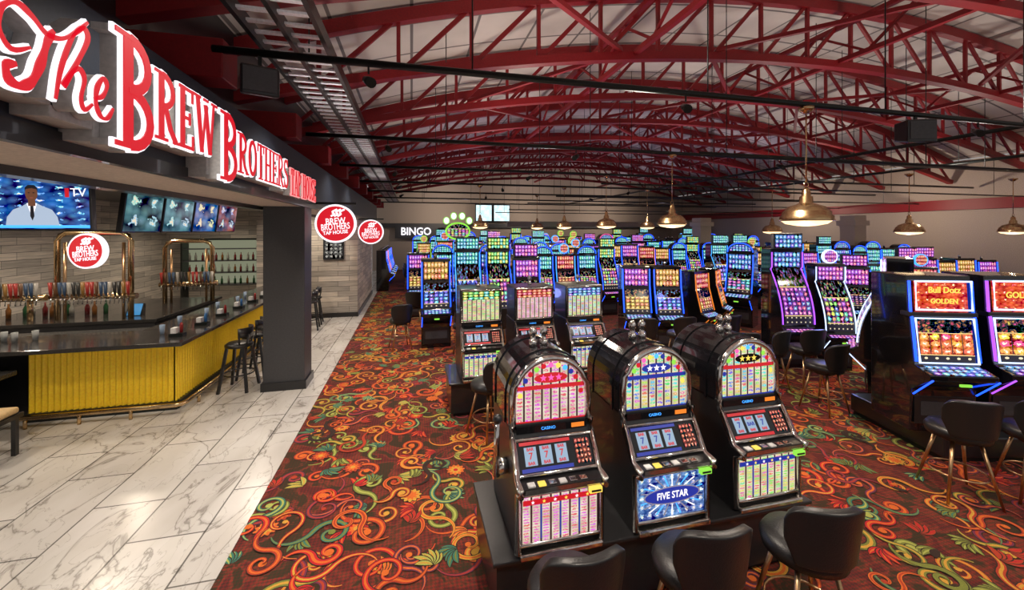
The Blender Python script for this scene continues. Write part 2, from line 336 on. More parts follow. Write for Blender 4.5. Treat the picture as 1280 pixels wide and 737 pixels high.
# ------------------------------------------------------------------ trusses
TY=[1.9+2.35*k for k in range(11)]
NP=20
PX=[-2.5+i*23/NP for i in range(NP+1)]
t0=None
for q,y in enumerate(TY):
    lab='red arched steel roof truss, %s from the camera'%ORD[q]
    if t0: dup(t0,(0,y,0),0,lab); continue
    t=thing('roof_truss',lab,'roof truss',(0,y,0),0,'red roof trusses'); t0=t
    a=MB(); b=MB(); xs=[-2.5+i*23/42 for i in range(43)]
    for x,x2 in zip(xs,xs[1:]):
        a.bar((x,0,zt(x)),(x2,0,zt(x2)),.14,.2); b.bar((x,0,zb(x)),(x2,0,zb(x2)),.16,.14)
    a.build('top_chord',RED,t); b.build('bottom_chord',RED,t)
    MB().box(-2.45,-1.62,-.16,.16,4.05,4.4).build('end_bracket',RED,t,bev=.01)
    for i,x in enumerate(PX[1:-1]): MB().bar((x,0,zb(x)),(x,0,zt(x)),.06).build('strut',RED,t)
    for i in range(NP):
        x,x2=PX[i],PX[i+1]
        if i<NP//2: p,r=(x,0,zb(x)),(x2,0,zt(x2))
        else: p,r=(x,0,zt(x)),(x2,0,zb(x2))
        MB().bar(p,r,.05,.07).build('diagonal_brace',RED,t)
for q,x in enumerate((3.9,8.6,13.5)):
    t=thing('bracing_truss','long red lattice brace running down the hall, '+('nearest the bar','middle one of three','farthest from the bar')[q],'roof brace',(x,0,0))
    z0,z1=zb(x)+.05,zb(x)+.75
    MB().bar((0,1,z0),(0,28,z0),.09).build('bottom_rail',RED,t); MB().bar((0,1,z1),(0,28,z1),.09).build('top_rail',RED,t)
    for k in range(26): MB().bar((0,1+k,z0 if k%2 else z1),(0,2+k,z1 if k%2 else z0),.045).build('diagonal_brace',RED,t)
for q in range(8):
    for k,x in enumerate((1.2,5.6,10.4)):
        lab='slanting red cross brace, %s from left in the %s roof bay'%(ORD[k],ORD[q])
        t=thing('cross_brace',lab,'roof brace',(x,TY[q],0),0,'slanting red cross braces'); s_=1 if (q+k)%2 else -1
        xa,xb=(x,x+2.4) if s_>0 else (x+2.4,x)
        MB().bar((xa-x,.08,zb(xa)+.1),(xb-x,2.27,zb(xb)+.1),.07).build('brace',RED,t)
PY=[4.1,7.35,10.6,13.9,17.2,20.5,23.8]
for q,y in enumerate(PY):
    t=thing('lighting_pipe','long black lighting pipe across the hall, %s from the camera'%ORD[q],'pipe',(0,y,4.3),0,'black lighting pipes')
    MB().tube([(-1.7,0,0),(20.4,0,0)],.035,10).build('pipe',STL,t)
    for x in (.6,3.4,6.2,9,11.8,14.6,17.4): MB().tube([(x,0,.03),(x,0,zt(x)+.1-4.3)],.008,6).build('hanging_rod',STL,t)
for q,(y,z) in enumerate(((5.6,3.95),(9.1,3.85),(12.3,3.8),(15.6,3.8),(18.8,3.7),(22,3.7))):
    t=thing('conduit','thin black conduit below the lighting pipes, %s from the camera'%ORD[q],'conduit',(0,y,z),0,'thin conduits')
    MB().tube([(4.5,0,0),(20.5,0,0)],.022,8).build('pipe',STL,t)
    for x in (5,9.5,14,18.5): MB().tube([(x,0,0),(x,0,zt(x)+.1-z)],.007,6).build('hanging_rod',STL,t)
for q,x in enumerate((10.9,15.2)):
    t=thing('duct_pipe','black pipe running down the hall between roof trusses, %s from the bar side'%ORD[q],'pipe',(x,0,4.62),0,'lengthwise black pipes')
    MB().tube([(0,2,0),(0,27,0)],.04,10).build('pipe',STL,t)
    for y in (3.2,8.2,13,18,23): MB().tube([(0,y,0),(0,y,zt(x)+.1-4.62)],.007,6).build('hanging_rod',STL,t)
t=thing('cable_tray','black ladder cable tray with pale rungs above the lit sign','cable tray',(-1.06,0,4.45))
for x in (-.29,0,.29): MB().bar((x,.5,0),(x,26,0),.04,.12).build('rail',STL,t)
for k in range(95):
    y=.8+k*.2 if k<70 else .8+14+(k-70)*.45
    MB().bar((-.27,y,0),(.27,y,0),.05,.02).build('rung',RUNG,t)
for k in range(6): MB().tube([(-.29,2+k*4,0),(-.29,2+k*4,zt(-1.3)-4.35)],.01,6).build('hanging_rod',STL,t)
def track_light(label,loc,tilt):
    t=thing('spotlight',label,'spotlight',loc,tilt,'small black spotlights on the pipes')
    MB().tube([(0,0,0),(0,0,-.07)],.01,6).build('bracket',STL,t)
    MB().tube([(0,.09,-.1),(0,.0,-.14),(0,-.08,-.18)],[.035,.045,.05],12).build('housing',STL,t)
    MB().tube([(0,.07,-.1),(0,.092,-.09)],.02,8).build('lens',LWHT,t)
    return t
tl=None
for q,y in enumerate(PY[:5]):
    for i,x in enumerate((-.4,3.1,8.0)):
        lab='small black spotlight, %s from the left on the %s lighting pipe'%(ORD[i],ORD[q])
        if tl: dup(tl,(x,y,4.27),random.uniform(-1,1),lab)
        else: tl=track_light(lab,(x,y,4.27),.4)
def speaker(label,loc,rz,s=1):
    t=thing('loudspeaker',label,'loudspeaker',loc,rz)
    MB().prism([(-.16*s,-.2*s),(.16*s,-.12*s),(.16*s,.2*s),(-.16*s,.2*s)],-.22*s,.22*s).build('cabinet',BLK,t,bev=.02)
    MB().box(-.19*s,.19*s,-.175*s,-.16*s,-.14*s,.16*s).build('grille',DGR,t)
    MB().bar((0,0,.2*s),(0,0,4.3-loc[2]),.03).build('bracket',STL,t)
speaker('black wedge loudspeaker hanging above the red lit script lettering',(-1.33,4.1,4.02),.35,.68)
speaker('black loudspeaker hanging from the near pipe, right of the brass pendant',(6.75,4.1,4.05),-.4,.8)
def pendant(label,loc):
    t=thing('pendant_lamp',label,'pendant lamp',loc,0,'brass dome pendant lamps')
    MB().lathe([(.29,0),(.298,.01),(.285,.03),(.285,.06),(.265,.075),(.255,.12),(.235,.135),(.2,.18),(.12,.21),(.075,.23),(.07,.31),(.05,.32),(.045,.39),(.015,.43)],28,cap=False).build('shade',BRS,t,solid=.004)
    MB().lathe([(.28,.012),(.22,-.035),(.1,-.06),(.02,-.065)],24,cap=False).build('diffuser',emi('lamp_glow',(1,.7,.38),2.0),t)
    MB().tube([(.035*math.cos(a),0,.46+.035*math.sin(a)) for a in [i*PI/6 for i in range(12)]],.006,6,True).build('ring',BRS,t)
    z_=4.28-loc[2]
    MB().tube([(0,0,.49),(0,0,z_)],.009,8).build('stem',BRS,t)
    MB().lathe([(.09,z_-.02),(.085,z_-.05),(.03,z_-.1)],16).build('canopy',BRS,t)
    return t
pl=[((4.86,4.1),'nearest large brass dome pendant lamp above the slot machines'),((5.23,7.35),'second nearest brass dome pendant, left of the nearest one'),((5.4,10.6),'third brass dome pendant in the receding line'),((5.4,13.9),'fourth brass dome pendant in the receding line'),((5.4,17.2),'fifth brass dome pendant in the receding line'),
((11.9,7.35),'brass dome pendant on the right side, left of the rightmost one'),((15.7,7.35),'rightmost brass dome pendant lamp at the right edge'),((11.2,10.6),'distant brass pendant lamp above the tall curved machine'),((2.3,13.9),'distant brass pendant left of the receding line'),((8.8,13.9),'small far brass pendant right of the receding line')]
p0=None
for (x,y),lab in pl:
    if p0: o=dup(p0,(x,y,2.82 if x<10 else 2.66),0,lab)
    else: p0=o=pendant(lab,(x,y,2.82))
# ------------------------------------------------------------------ lit sign
def arc(cx,cy,rx,ry,a0,a1,n=10): return [(cx+rx*math.cos(math.radians(a0+(a1-a0)*i/n)),cy+ry*math.sin(math.radians(a0+(a1-a0)*i/n))) for i in range(n+1)]
TK=.125
stem=lambda x:([(x,0),(x,1)],TK); ser=lambda x,y,l=.34:([(x-l/2,y),(x+l/2,y)],.045)
G={'B':(.62,[stem(.16),(arc(.2,.75,.28,.22,90,-90),.095),(arc(.2,.27,.32,.24,90,-90),.1),ser(.14,.98),ser(.14,.02),([(.16,.51),(.3,.51)],.045)]),
'R':(.66,[stem(.16),(arc(.2,.74,.3,.23,90,-90),.095),([(.28,.5),(.42,.2),(.6,.02)],.1),ser(.14,.98),ser(.16,.02,.36),ser(.6,.02,.2)]),
'E':(.58,[stem(.16),([(.04,.97),(.52,.97)],.055),([(.04,.03),(.54,.03)],.055),([(.16,.5),(.4,.5)],.055),([(.5,1),(.5,.78)],.05),([(.52,0),(.52,.24)],.05),([(.4,.6),(.4,.4)],.045)]),
'W':(.95,[([(.12,1),(.3,.04)],.12),([(.3,.04),(.46,.85)],.06),([(.44,.9),(.64,.04)],.12),([(.64,.04),(.8,1)],.06),ser(.1,.98,.28),ser(.82,.98,.26),ser(.45,.98,.2)]),
'O':(.68,[(arc(.34,.5,.24,.43,0,360,24),.11)]),
'T':(.6,[stem(.3),([(.04,.96),(.56,.96)],.06),([(.06,1),(.06,.76)],.05),([(.54,1),(.54,.76)],.05),ser(.3,.02)]),
'H':(.7,[stem(.16),stem(.54),([(.16,.5),(.54,.5)],.06),ser(.16,.98,.3),ser(.16,.02,.3),ser(.54,.98,.3),ser(.54,.02,.3)]),
'S':(.58,[(arc(.29,.73,.19,.2,30,270,12)+arc(.29,.27,.2,.22,90,-160,12),.105),([(.46,.98),(.46,.74)],.045),([(.1,.02),(.1,.28)],.045)]),
'A':(.7,[([(.1,.02),(.34,.98)],.06),([(.34,.98),(.6,.02)],.12),([(.18,.32),(.5,.32)],.05),ser(.1,.02,.22),ser(.6,.02,.26)]),
'P':(.6,[stem(.16),(arc(.2,.72,.28,.24,90,-90),.095),ser(.14,.98),ser(.16,.02,.34)]),
'U':(.68,[([(.16,1),(.16,.35)]+arc(.36,.3,.2,.24,180,360,8)+[(.56,1)],.09),ser(.16,.98,.3),ser(.56,.98,.24)])}
def ribv(mb,pts,w,x0,x1,T_,grow=0):
    """ribbon on the Y-Z plane extruded x0..x1"""
    P=[Vector(T_(p)) for p in pts]; L=[]
    closed=(P[0]-P[-1]).length<1e-5; m=len(P)
    ww=[(w[i] if isinstance(w,list) else w)/2+grow for i in range(m)]
    if grow and not closed:
        d=(P[0]-P[1]).normalized(); P[0]=P[0]+d*grow; d=(P[-1]-P[-2]).normalized(); P[-1]=P[-1]+d*grow
    for i,p in enumerate(P):
        a=P[i-1] if i else (P[-2] if closed else P[0]); b=P[i+1] if i<m-1 else (P[1] if closed else P[-1]); d=(b-a).normalized(); nn=Vector((-d.y,d.x))
        w_=ww[i]
        L+=[(x1,p.x+nn.x*w_,p.y+nn.y*w_),(x1,p.x-nn.x*w_,p.y-nn.y*w_),(x0,p.x+nn.x*w_,p.y+nn.y*w_),(x0,p.x-nn.x*w_,p.y-nn.y*w_)]
    n=mb.add(L)
    for i in range(m-1):
        a=n+4*i; b=a+4
        for f in ((a,a+1,b+1,b),(a+2,b+2,b+3,a+3),(a,b,b+2,a+2),(a+1,a+3,b+3,b+1)): mb.face(list(f))
    mb.face([n,n+2,n+3,n+1]); e=n+4*(m-1); mb.face([e,e+1,e+3,e+2])
def smooth(P,k=5):
    out=[]
    for i in range(len(P)-1):
        p0=P[max(0,i-1)];p1=P[i];p2=P[i+1];p3=P[min(len(P)-1,i+2)]
        for j in range(k):
            t=j/k; out.append(tuple(.5*((2*b)+(-a+c)*t+(2*a-5*b+4*c-d)*t*t+(-a+3*b-3*c+d)*t**3) for a,b,c,d in zip(p0,p1,p2,p3)))
    return out+[P[-1]]
sg=thing('shop_sign','large red lettered sign with white lit outlines along the dark fascia','sign',(-1.5,0,0))
def letter(ch,y,z,h,ws,om=LWHT):
    wd,st=G[ch]
    f=MB(); o=MB(); r_=MB(); tr=lambda p:(y+p[0]*h*ws,z+p[1]*h)
    for k,(pts,w) in enumerate(st):
        wr=w*h*min(1,ws*1.15); ribv(f,pts,wr,0,.006+.0004*k,tr); ribv(o,pts,wr,-.02,-.002,tr,.011); ribv(r_,pts,wr,-.1,-.0202,tr,.004)
    lo=f.build('letter',LRED,sg); o.build('letter_outline',om,lo); r_.build('letter_return',GRYR,lo)
    return y+wd*h*ws
def word(s,y0,y1,zs,zbig=None,om=LWHT):
    tot=0
    for i,c in enumerate(s): z,h=(zbig if (zbig and i==0) else zs); tot+=G[c][0]*h
    ws=(y1-y0)/tot; y=y0
    for i,c in enumerate(s): z,h=(zbig if (zbig and i==0) else zs); y=letter(c,y,z,h,ws,om)
word('BREW',2.56,3.68,(3.26,.42),(3.15,.62)); word('BROTHERS',3.76,5.6,(3.22,.36),(3.12,.56)); word('TAP',5.72,6.2,(3.16,.34),om=LROS); word('HOUSE',6.3,7.1,(3.16,.34),om=LROS)
for P,w in (([(2.06,3.44),(1.98,3.4),(1.93,3.46),(1.94,3.54),(2.0,3.59),(2.07,3.57),(2.14,3.53),(2.22,3.55),(2.3,3.62),(2.36,3.69)],.018),([(2.17,3.56),(2.14,3.5),(2.11,3.4),(2.07,3.31),(2.02,3.27),(1.97,3.28),(1.96,3.33),(2.0,3.35)],.03),
 ([(2.18,3.27),(2.21,3.42),(2.27,3.58),(2.33,3.65),(2.36,3.61),(2.3,3.48),(2.22,3.34),(2.26,3.41),(2.31,3.45),(2.34,3.41),(2.32,3.32),(2.34,3.27),(2.39,3.31)],.02),
 ([(2.4,3.34),(2.455,3.37),(2.485,3.43),(2.46,3.46),(2.42,3.4),(2.412,3.32),(2.445,3.265),(2.49,3.27),(2.53,3.33)],.02)):
    f=MB(); o=MB(); r_=MB(); P=smooth(P); m=len(P); ws=[w*(.6+.4*math.sin(PI*i/(m-1))+.45*math.sin(5*PI*i/(m-1))**2) for i in range(m)]
    ribv(f,P,ws,0,.006,lambda p:p); ribv(o,P,ws,-.02,-.002,lambda p:p,.008); ribv(r_,P,ws,-.1,-.0202,lambda p:p,.004)
    lo=f.build('script_letter',LRED,sg); o.build('letter_outline',LWHT,lo); r_.build('letter_return',GRYR,lo)
rw=MB()
for a,b,z0,z1 in ((1.5,2.1,3.36,3.5),(2.0,2.35,3.27,3.36),(2.3,2.56,3.22,3.3),(2.56,2.9,3.16,3.3),(2.9,3.7,3.28,3.42),(3.76,4.1,3.13,3.3),(4.05,5.62,3.24,3.4),(5.7,7.4,3.2,3.34)): rw.box(-.25,-.102,a,b,z0,z1)
rw.build('raceway',GRYR,sg,bev=.005)
def round_sign(label,loc,rz,r,arm=True):
    t=thing('round_sign',label,'sign',loc,rz)
    def dsc(rr,y0,y1,n=40): return MB().prism_y([(rr*math.cos(2*PI*i/n),rr*math.sin(2*PI*i/n)) for i in range(n)],y0,y1)
    dsc(r,-.05,.05).build('white_rim',LWHT,t); dsc(r*.9,-.056,.056).build('red_face',LRED,t)
    for s,tx,z,sx in ((.3,'BREW',.12,.8),(.31,'BROTHERS',-.17,.62),(.17,'TAP HOUSE',-.46,.9)):
        text('lettering',tx,s*r*1.5,LWHT,(0,-.058,z*r),(PI/2,-.09,0),t,.002,sx,off=.002)
    for k in range(3):
        P=smooth([(-.22*r+.16*r*k,.38*r),(-.06*r+.16*r*k,.5*r),(-.16*r+.18*r*k,.6*r),(.08*r+.18*r*k,.74*r)],4); mb=MB(); mb.tube([(x,-.06,z) for x,z in P],.05*r,6); mb.build('steam_wave',LWHT,t)
    if arm: MB().bar((-.35,0,r+.02),(r,0,r+.02),.04).bar((0,0,r),(0,0,r+.04),.05).build('bracket',STL,t)
    return t
round_sign('larger round red hanging sign beside the column',(-1.38,8.2,2.83),0,.36)
round_sign('smaller farther round red hanging sign before the plank wall',(-1.2,13.0,2.66),0,.37)
round_sign('round red sign inside the brass tap arch',(-5.7,9.0,2.33),-.2,.32,False)
t=thing('bingo_sign','white lit bingo lettering on the far wall','sign',(.3,28.6,2.62)); text('lettering','BINGO',.72,LWHT,(0,0,0),UP,t,.03,.9,off=.015)
MB().box(-1.4,1.5,.06,.08,-.45,.4).build('backing_board',DGR,t)
for i in range(2):
    t=thing('wall_screen','%s of two white bingo boards high on the far wall'%('left' if i==0 else 'right'),'screen',(5.0+i*1.3,28.6,3.95))
    MB().box(-.62,.62,-.05,.05,-.62,.62).build('frame',BLK,t)
    mb=MB(); mb.strip([(-.055,-.56),(-.055,.56)],-.56,.56); mb.build('display',scr('board%d'%i,(.5,.8,.9),(.9,1,1),12,8,.4,.6,1.3,20+i,.3,.3,.3,art=0),t)
# ------------------------------------------------------------------ bar
t=thing('bar_counter','dark stone bar counter with yellow corrugated front','bar counter',(0,0,0))
mb=MB(); mb.box(-7.4,-3.2,6.78,7.75,1.04,1.1); mb.box(-4.2,-3.2,7.75,13.2,1.04,1.1); mb.build('worktop',STONE,t,bev=.008)
def corr(p0,p1,z0,z1,nw):
    """corrugated sheet"""
    mb=MB(); p0=Vector(p0);p1=Vector(p1); d=(p1-p0); L=d.length; d/=L; nn=Vector((d.y,-d.x)); N=nw*8
    pts=[p0+d*L*i/N+nn*.018*math.sin(2*PI*i/8) for i in range(N+1)]
    n=mb.add([(q.x,q.y,z) for q in pts for z in (z0,z1)])
    for i in range(N): mb.face([n+2*i,n+2*i+2,n+2*i+3,n+2*i+1],True)
    return mb
corr((-5.25,7.2),(-3.5,7.2),.12,1.03,24).build('front_panel',YEL,t,recalc=False)
corr((-3.48,7.2),(-3.48,13.1),.12,1.03,80).build('side_panel',YEL,t,recalc=False)
MB().box(-7.3,-3.52,7.24,7.7,0,1.04).box(-4.1,-3.52,7.7,13.1,0,1.04).build('body',BLK,t)
MB().box(-5.25,-3.44,7.16,7.22,0,.12).box(-3.5,-3.43,7.2,13.1,0,.12).build('kick_board',STL,t)
MB().box(-5.25,-3.4,7.08,7.18,1.0,1.04).build('top_trim',STL,t)
t=thing('foot_rail','brass foot rail around the yellow bar front','foot rail',(0,0,0))
MB().tube([(-5.3,6.94,.15),(-3.36,6.94,.15),(-3.29,6.97,.15),(-3.26,7.05,.15),(-3.26,12.9,.15)],.032,10).build('rail',BRS,t)
for p in ((-5.1,6.94),(-4.5,6.94),(-3.9,6.94)): MB().tube([(p[0],p[1],0),(p[0],p[1],.15)],.022,8).build('bracket',BRS,t)
for y in (7.4,8.8,10,11.2,12.4): MB().tube([(-3.26,y,0),(-3.26,y,.15)],.022,8).build('bracket',BRS,t)
t=thing('low_counter','lower dark counter with yellow panel at the bar corner','counter',(0,0,0))
MB().box(-7.6,-5.05,6.35,6.76,.8,.86).build('worktop',STONE,t,bev=.008); corr((-7.5,6.5),(-5.25,6.5),.08,.8,30).build('front_panel',YEL,t,recalc=False)
MB().box(-7.5,-5.28,6.54,6.74,0,.8).build('body',BLK,t)
TAN=pr('tan_leather',(.6,.42,.2),.5)
t=thing('bench_stool','low padded stool with dark legs at the left edge','stool',(-4.95,6.0,0))
MB().box(-.35,.35,-.2,.2,.5,.58).build('cushion',TAN,t,bev=.03,seg=3); MB().box(-.37,.37,-.22,.22,.45,.5).build('apron',BLK,t)
for x in (-.32,.32):
    for y in (-.17,.17): MB().bar((x,y,0),(x,y,.46),.045).build('leg',BLK,t)
t=thing('back_counter','inner work counter carrying the beer taps','counter',(0,0,0))
MB().box(-7.6,-4.6,8.9,11.6,1.0,1.06).build('worktop',STONE,t,bev=.008); MB().box(-7.55,-4.65,8.95,11.5,0,1.0).build('body',DGR,t)
MB().box(-7.5,-4.66,8.93,8.949,.2,.9).build('panel',pr('steel_panel',(.45,.44,.43),.3,.7),t)
hm=[pr('tap_handle_%d'%i,c,.35) for i,c in enumerate(((.3,.02,.015),(.25,.13,.03),(.02,.02,.02),(.35,.33,.3),(.03,.06,.12),(.12,.05,.02)))]
def taps(label,loc,rz,w,h,n,arch=True):
    t=thing('beer_tap_tower',label,'beer tap tower',loc,rz)
    if arch:
        MB().tube([(-w/2,0,0),(-w/2,0,h-.15),(-w/2+.05,0,h-.05),(-w/2+.15,0,h),(w/2-.15,0,h),(w/2-.05,0,h-.05),(w/2,0,h-.15),(w/2,0,0)],.045,12).build('pipe_arch',BRS,t)
        MB().tube([(-w/2+.12,0,0),(-w/2+.12,0,h-.18)],.025,10).build('riser_pipe',COP,t); MB().tube([(w/2-.12,0,0),(w/2-.12,0,h-.18)],.025,10).build('riser_pipe',COP,t)
    else:
        for sx in (-1,1): MB().tube([(sx*w*.35,0,0),(sx*w*.35,0,.42)],.04,12).build('post',BRS,t)
    MB().tube([(-w/2-.1,0,.42),(w/2+.1,0,.42)],.055,12).build('manifold',BRS,t)
    for k in range(n):
        x=-w/2-.06+(k+.5)*(w+.12)/n
        MB().tube([(x,-.04,.42),(x,-.1,.4),(x,-.11,.3)],.012,6).build('spout',CHR,t)
        MB().tube([(x,-.09,.43),(x,-.1,.5),(x,-.11,.7)],[.01,.022,.03],8).build('tap_handle',hm[(k*5+k//3)%6],t)
taps('brass beer tap arch around the round red sign',(-5.7,9.15,1.06),-.1,1.2,1.6,18)
taps('smaller brass beer tap arch further along the bar',(-4.95,10.8,1.06),.1,.9,1.4,14)
taps('low brass tap row left of the tap arch',(-7.0,9.2,1.06),0,.9,1,14,False)
for i in range(10):
    o=MB().lathe([(.035,0),(.038,.15),(.014,.21),(.013,.27)],10).build('bottle',pr('bottle_%d'%(i%4),((.2,.08,.02),(.02,.08,.03),(.25,.25,.22),(.15,.02,.02))[i%4],.1)); o.location=(-7.3+.16*i+.02*(i%3),9.6+.1*(i%2),1.06)
    tag(o,'bottle standing behind the taps on the inner work counter','bottle','bottles on the inner work counter')
for i in range(8):
    o=MB().lathe([(.03,0),(.038,.14),(.035,.14),(.028,.01)],12).build('pint_glass',pr('glass_pale',(.4,.42,.42),.05)); o.location=(-6.6+.18*i,7.35+.08*(i%2),1.1)
    tag(o,'upturned clear glass on the near bar counter','glass','glasses on the near bar counter')
sh=thing('bottle_shelf','lit back bar shelving full of bottles','shelf',(0,0,0))
for z in (.9,1.3,1.7,2.1): MB().box(-7.3,-4.9,15.5,15.9,z-.03,z).build('shelf_board',DGR,sh)
MB().box(-7.35,-7.3,15.5,15.9,0,2.4).box(-4.9,-4.85,15.5,15.9,0,2.4).box(-7.35,-4.85,15.5,15.9,2.38,2.44).build('frame',STL,sh)
MB().box(-7.3,-4.9,15.92,15.95,.9,2.38).build('back_panel',emi('back_glow',(.4,.42,.28),.5),sh)
for z in (.9,1.3,1.7):
    for k in range(12):
        x=-7.15+k*.19+random.uniform(-.02,.02)
        o=MB().lathe([(.035,0),(.036,.16),(.014,.2),(.013,.26),(.016,.265)],10).build('bottle',bpy.data.materials['bottle_%d'%random.randint(0,3)]); o.location=(x,15.62,z)
        tag(o,'liquor bottle on the back bar shelves','bottle','bottles on the back bar shelves')
def tv(label,loc,rot,w,h,pic):
    t=thing('television',label,'television',loc); t.rotation_euler=rot
    MB().box(-w/2,w/2,-.02,.04,-h/2,h/2).build('frame',BLK,t,bev=.004)
    MB().strip([(-.022,-h/2+.02),(-.022,h/2-.02)],-w/2+.02,w/2-.02,.001).build('screen',pic,t)
    MB().bar((0,.03,0),(0,.03,3.5-loc[2]),.04).build('ceiling_mount',STL,t)
    return t
TVB=scr('tv_blue',(.01,.02,.12),(.02,.15,.5),5,8,.54,.64,1.3,31,.16,.8,.2,art=.3)
t=tv('large television showing a man in a pale suit, leftmost over the bar',(-3.97,5.6,3.0),(0.05,0,-.1),1.0,.6,TVB)
def pz(pts,y,m,nme): MB().poly_xz(pts,y).build(nme,m,t)
el=lambda cx,cz_,a,b_,n=18:[(cx+a*math.cos(2*PI*i/n),cz_+b_*math.sin(2*PI*i/n)) for i in range(n)]
SU=emi('tv_suit',(.45,.55,.7),1); SK=emi('tv_skin',(.16,.06,.03),1); DK=emi('tv_dark',(.01,.01,.015),1)
pz([(-.33,-.27),(-.31,-.15),(-.25,-.07),(-.16,-.03),(-.1,.01),(-.04,.01),(.03,-.03),(.12,-.07),(.17,-.15),(.19,-.27)],-.026,SU,'suit_figure')
pz([(-.12,.0),(-.02,.0),(-.07,-.16)],-.0265,LWHT,'shirt_figure'); pz([(-.085,-.03),(-.055,-.03),(-.05,-.14),(-.07,-.19),(-.09,-.14)],-.027,DK,'tie_figure')
pz([(-.105,-.03),(-.035,-.03),(-.035,.06),(-.105,.06)],-.0268,SK,'neck_figure')
pz(el(-.07,.105,.06,.085),-.0272,SK,'face_figure')
pz([(-.132,.12),(-.13,.17),(-.1,.2),(-.04,.2),(-.01,.17),(-.008,.12),(-.02,.155),(-.07,.165),(-.12,.155)],-.0276,DK,'hair_figure')
for x in (-.093,-.047): pz(el(x,.115,.011,.006,8),-.0278,DK,'eye_figure')
pz(el(-.07,.06,.02,.006,8),-.0278,emi('tv_mouth',(.3,.08,.06),1),'mouth_figure')
text('logo','TV',.13,LWHT,(.38,-.027,.12),UP,t,.001); MB().box(.25,.29,-.027,-.025,.07,.17).build('logo_badge',REDS,t)
MB().box(-.48,.48,-.029,-.025,-.27,-.24).build('caption_bar',LCYN,t)
pics=[scr('tv_pic_%d'%i,a,b_,2,2,h,h+.2,.9,40+i,.18,.5,.4,2.2,art=.35) for i,(a,b_,h) in enumerate((((.02,.08,.08),(.08,.25,.28),.4),((.03,.12,.16),(.12,.35,.4),.45),((.02,.05,.2),(.1,.25,.6),.0),((.02,.05,.15),(.4,.1,.1),.55)))]
for i in range(4):
    tv('%s of the four angled televisions over the long bar side'%('nearest','second','third','farthest')[i],(-3.58,6.62+i*.86,2.96),(.12,0,PI/2),.82,.58,pics[i])
for i in range(7):
    y=7.2+i*.75
    t=thing('condiment_caddy','napkin and condiment caddy on the bar top, %s from the corner'%ORD[i],'caddy',(-3.45,y,1.1),0,'caddies along the bar top')
    MB().box(-.09,.09,-.06,.06,0,.05).build('tray',STL,t); MB().box(-.07,.0,-.05,.05,.05,.13).build('napkin_stack',WHT,t)
    MB().lathe([(.022,0),(.022,.12),(.01,.15)],8,(.04,.02,.05)).build('sauce_bottle',pr('sauce%d'%(i%2),((.3,.02,.02),(.05,.2,.5))[i%2],.3),t)
for i in range(6):
    o=MB().lathe([(.028,0),(.036,.14),(.033,.14),(.026,.01)],12).build('pint_glass',pr('glass_blue',(.3,.4,.55),.08)); o.location=(-3.75-.1*(i%2),7.4+i*.7,1.1); tag(o,'small drinking glass on the bar, %s from the corner'%ORD[i],'glass','glasses on the bar top')
t=thing('order_terminal','tablet order terminal with blue screen behind the bar','terminal',(-5.2,9.35,1.06)); MB().prism([(-.02,0),(.1,0),(.12,.2),(.08,.22)],-.13,.13).build('housing',BLK,t); MB().strip([(-.02,.01),(.078,.215)],-.11,.11).build('screen',emi('terminal_glow',(.05,.25,.5),1),t)
t=thing('menu_holder','open black menus lying on the low counter','menu',(-5.5,6.55,.86)); MB().box(-.3,0,-.15,.15,0,.015).box(.01,.3,-.15,.15,0,.015).build('cover',BLK,t); MB().box(-.28,-.02,-.13,.13,.015,.018).build('page',WHT,t)
def bar_stool(label,loc,rz):
    t=thing('bar_stool',label,'bar stool',loc,rz,'black bar stools')
    MB().lathe([(.17,.72),(.21,.735),(.21,.77),(.17,.8),(.02,.81)],24).build('seat',VIN,t)
    for sx in (-1,1):
        for sy in (-1,1): MB().bar((.13*sx,.13*sy,.73),(.22*sx,.22*sy,0),.04).build('leg',BLK,t)
    MB().tube([(.225*math.cos(a),.225*math.sin(a),.28) for a in [i*PI/10 for i in range(20)]],.012,6,True).build('foot_ring',BLK,t)
    a_=[math.radians(200+i*14) for i in range(11)]
    mb=MB(); n=mb.add([(.21*math.cos(a),.21*math.sin(a),z) for a in a_ for z in (.9,1.06)])
    for i in range(10): mb.face([n+2*i,n+2*i+2,n+2*i+3,n+2*i+1],True)
    mb.build('backrest',BLK,t,solid=.02)
    for a in (205,245,295,335): a=math.radians(a); MB().bar((.17*math.cos(a),.17*math.sin(a),.76),(.21*math.cos(a),.21*math.sin(a),.95),.022).build('back_post',BLK,t)
    return t
b0=None
for y,x,lab in ((7.85,-2.86,'nearest black bar stool at the yellow bar'),(8.5,-2.86,'second black bar stool at the yellow bar'),(9.15,-2.86,'third black bar stool along the bar, behind the column'),(9.8,-2.86,'fourth black bar stool along the bar'),(12.1,-2.7,'black stool seen right of the column before the plank wall'),(12.8,-2.75,'farthest black bar stool against the plank wall')):
    if b0: dup(b0,(x,y,0),PI/2+.1,lab)
    else: b0=bar_stool(lab,(x,y,0),PI/2-.1)
t=thing('framed_poster','dark framed menu board on the plank wall','poster',(-2.35,13.55,2.2)); MB().box(-.3,.3,0,.04,-.4,.4).build('frame',BLK,t); MB().strip([(-.002,-.36),(-.002,.36)],-.26,.26).build('picture',scr('poster',(.02,.02,.02),(.1,.1,.1),4,6,.1,.2,.5,50,.25,.1,.3),t)
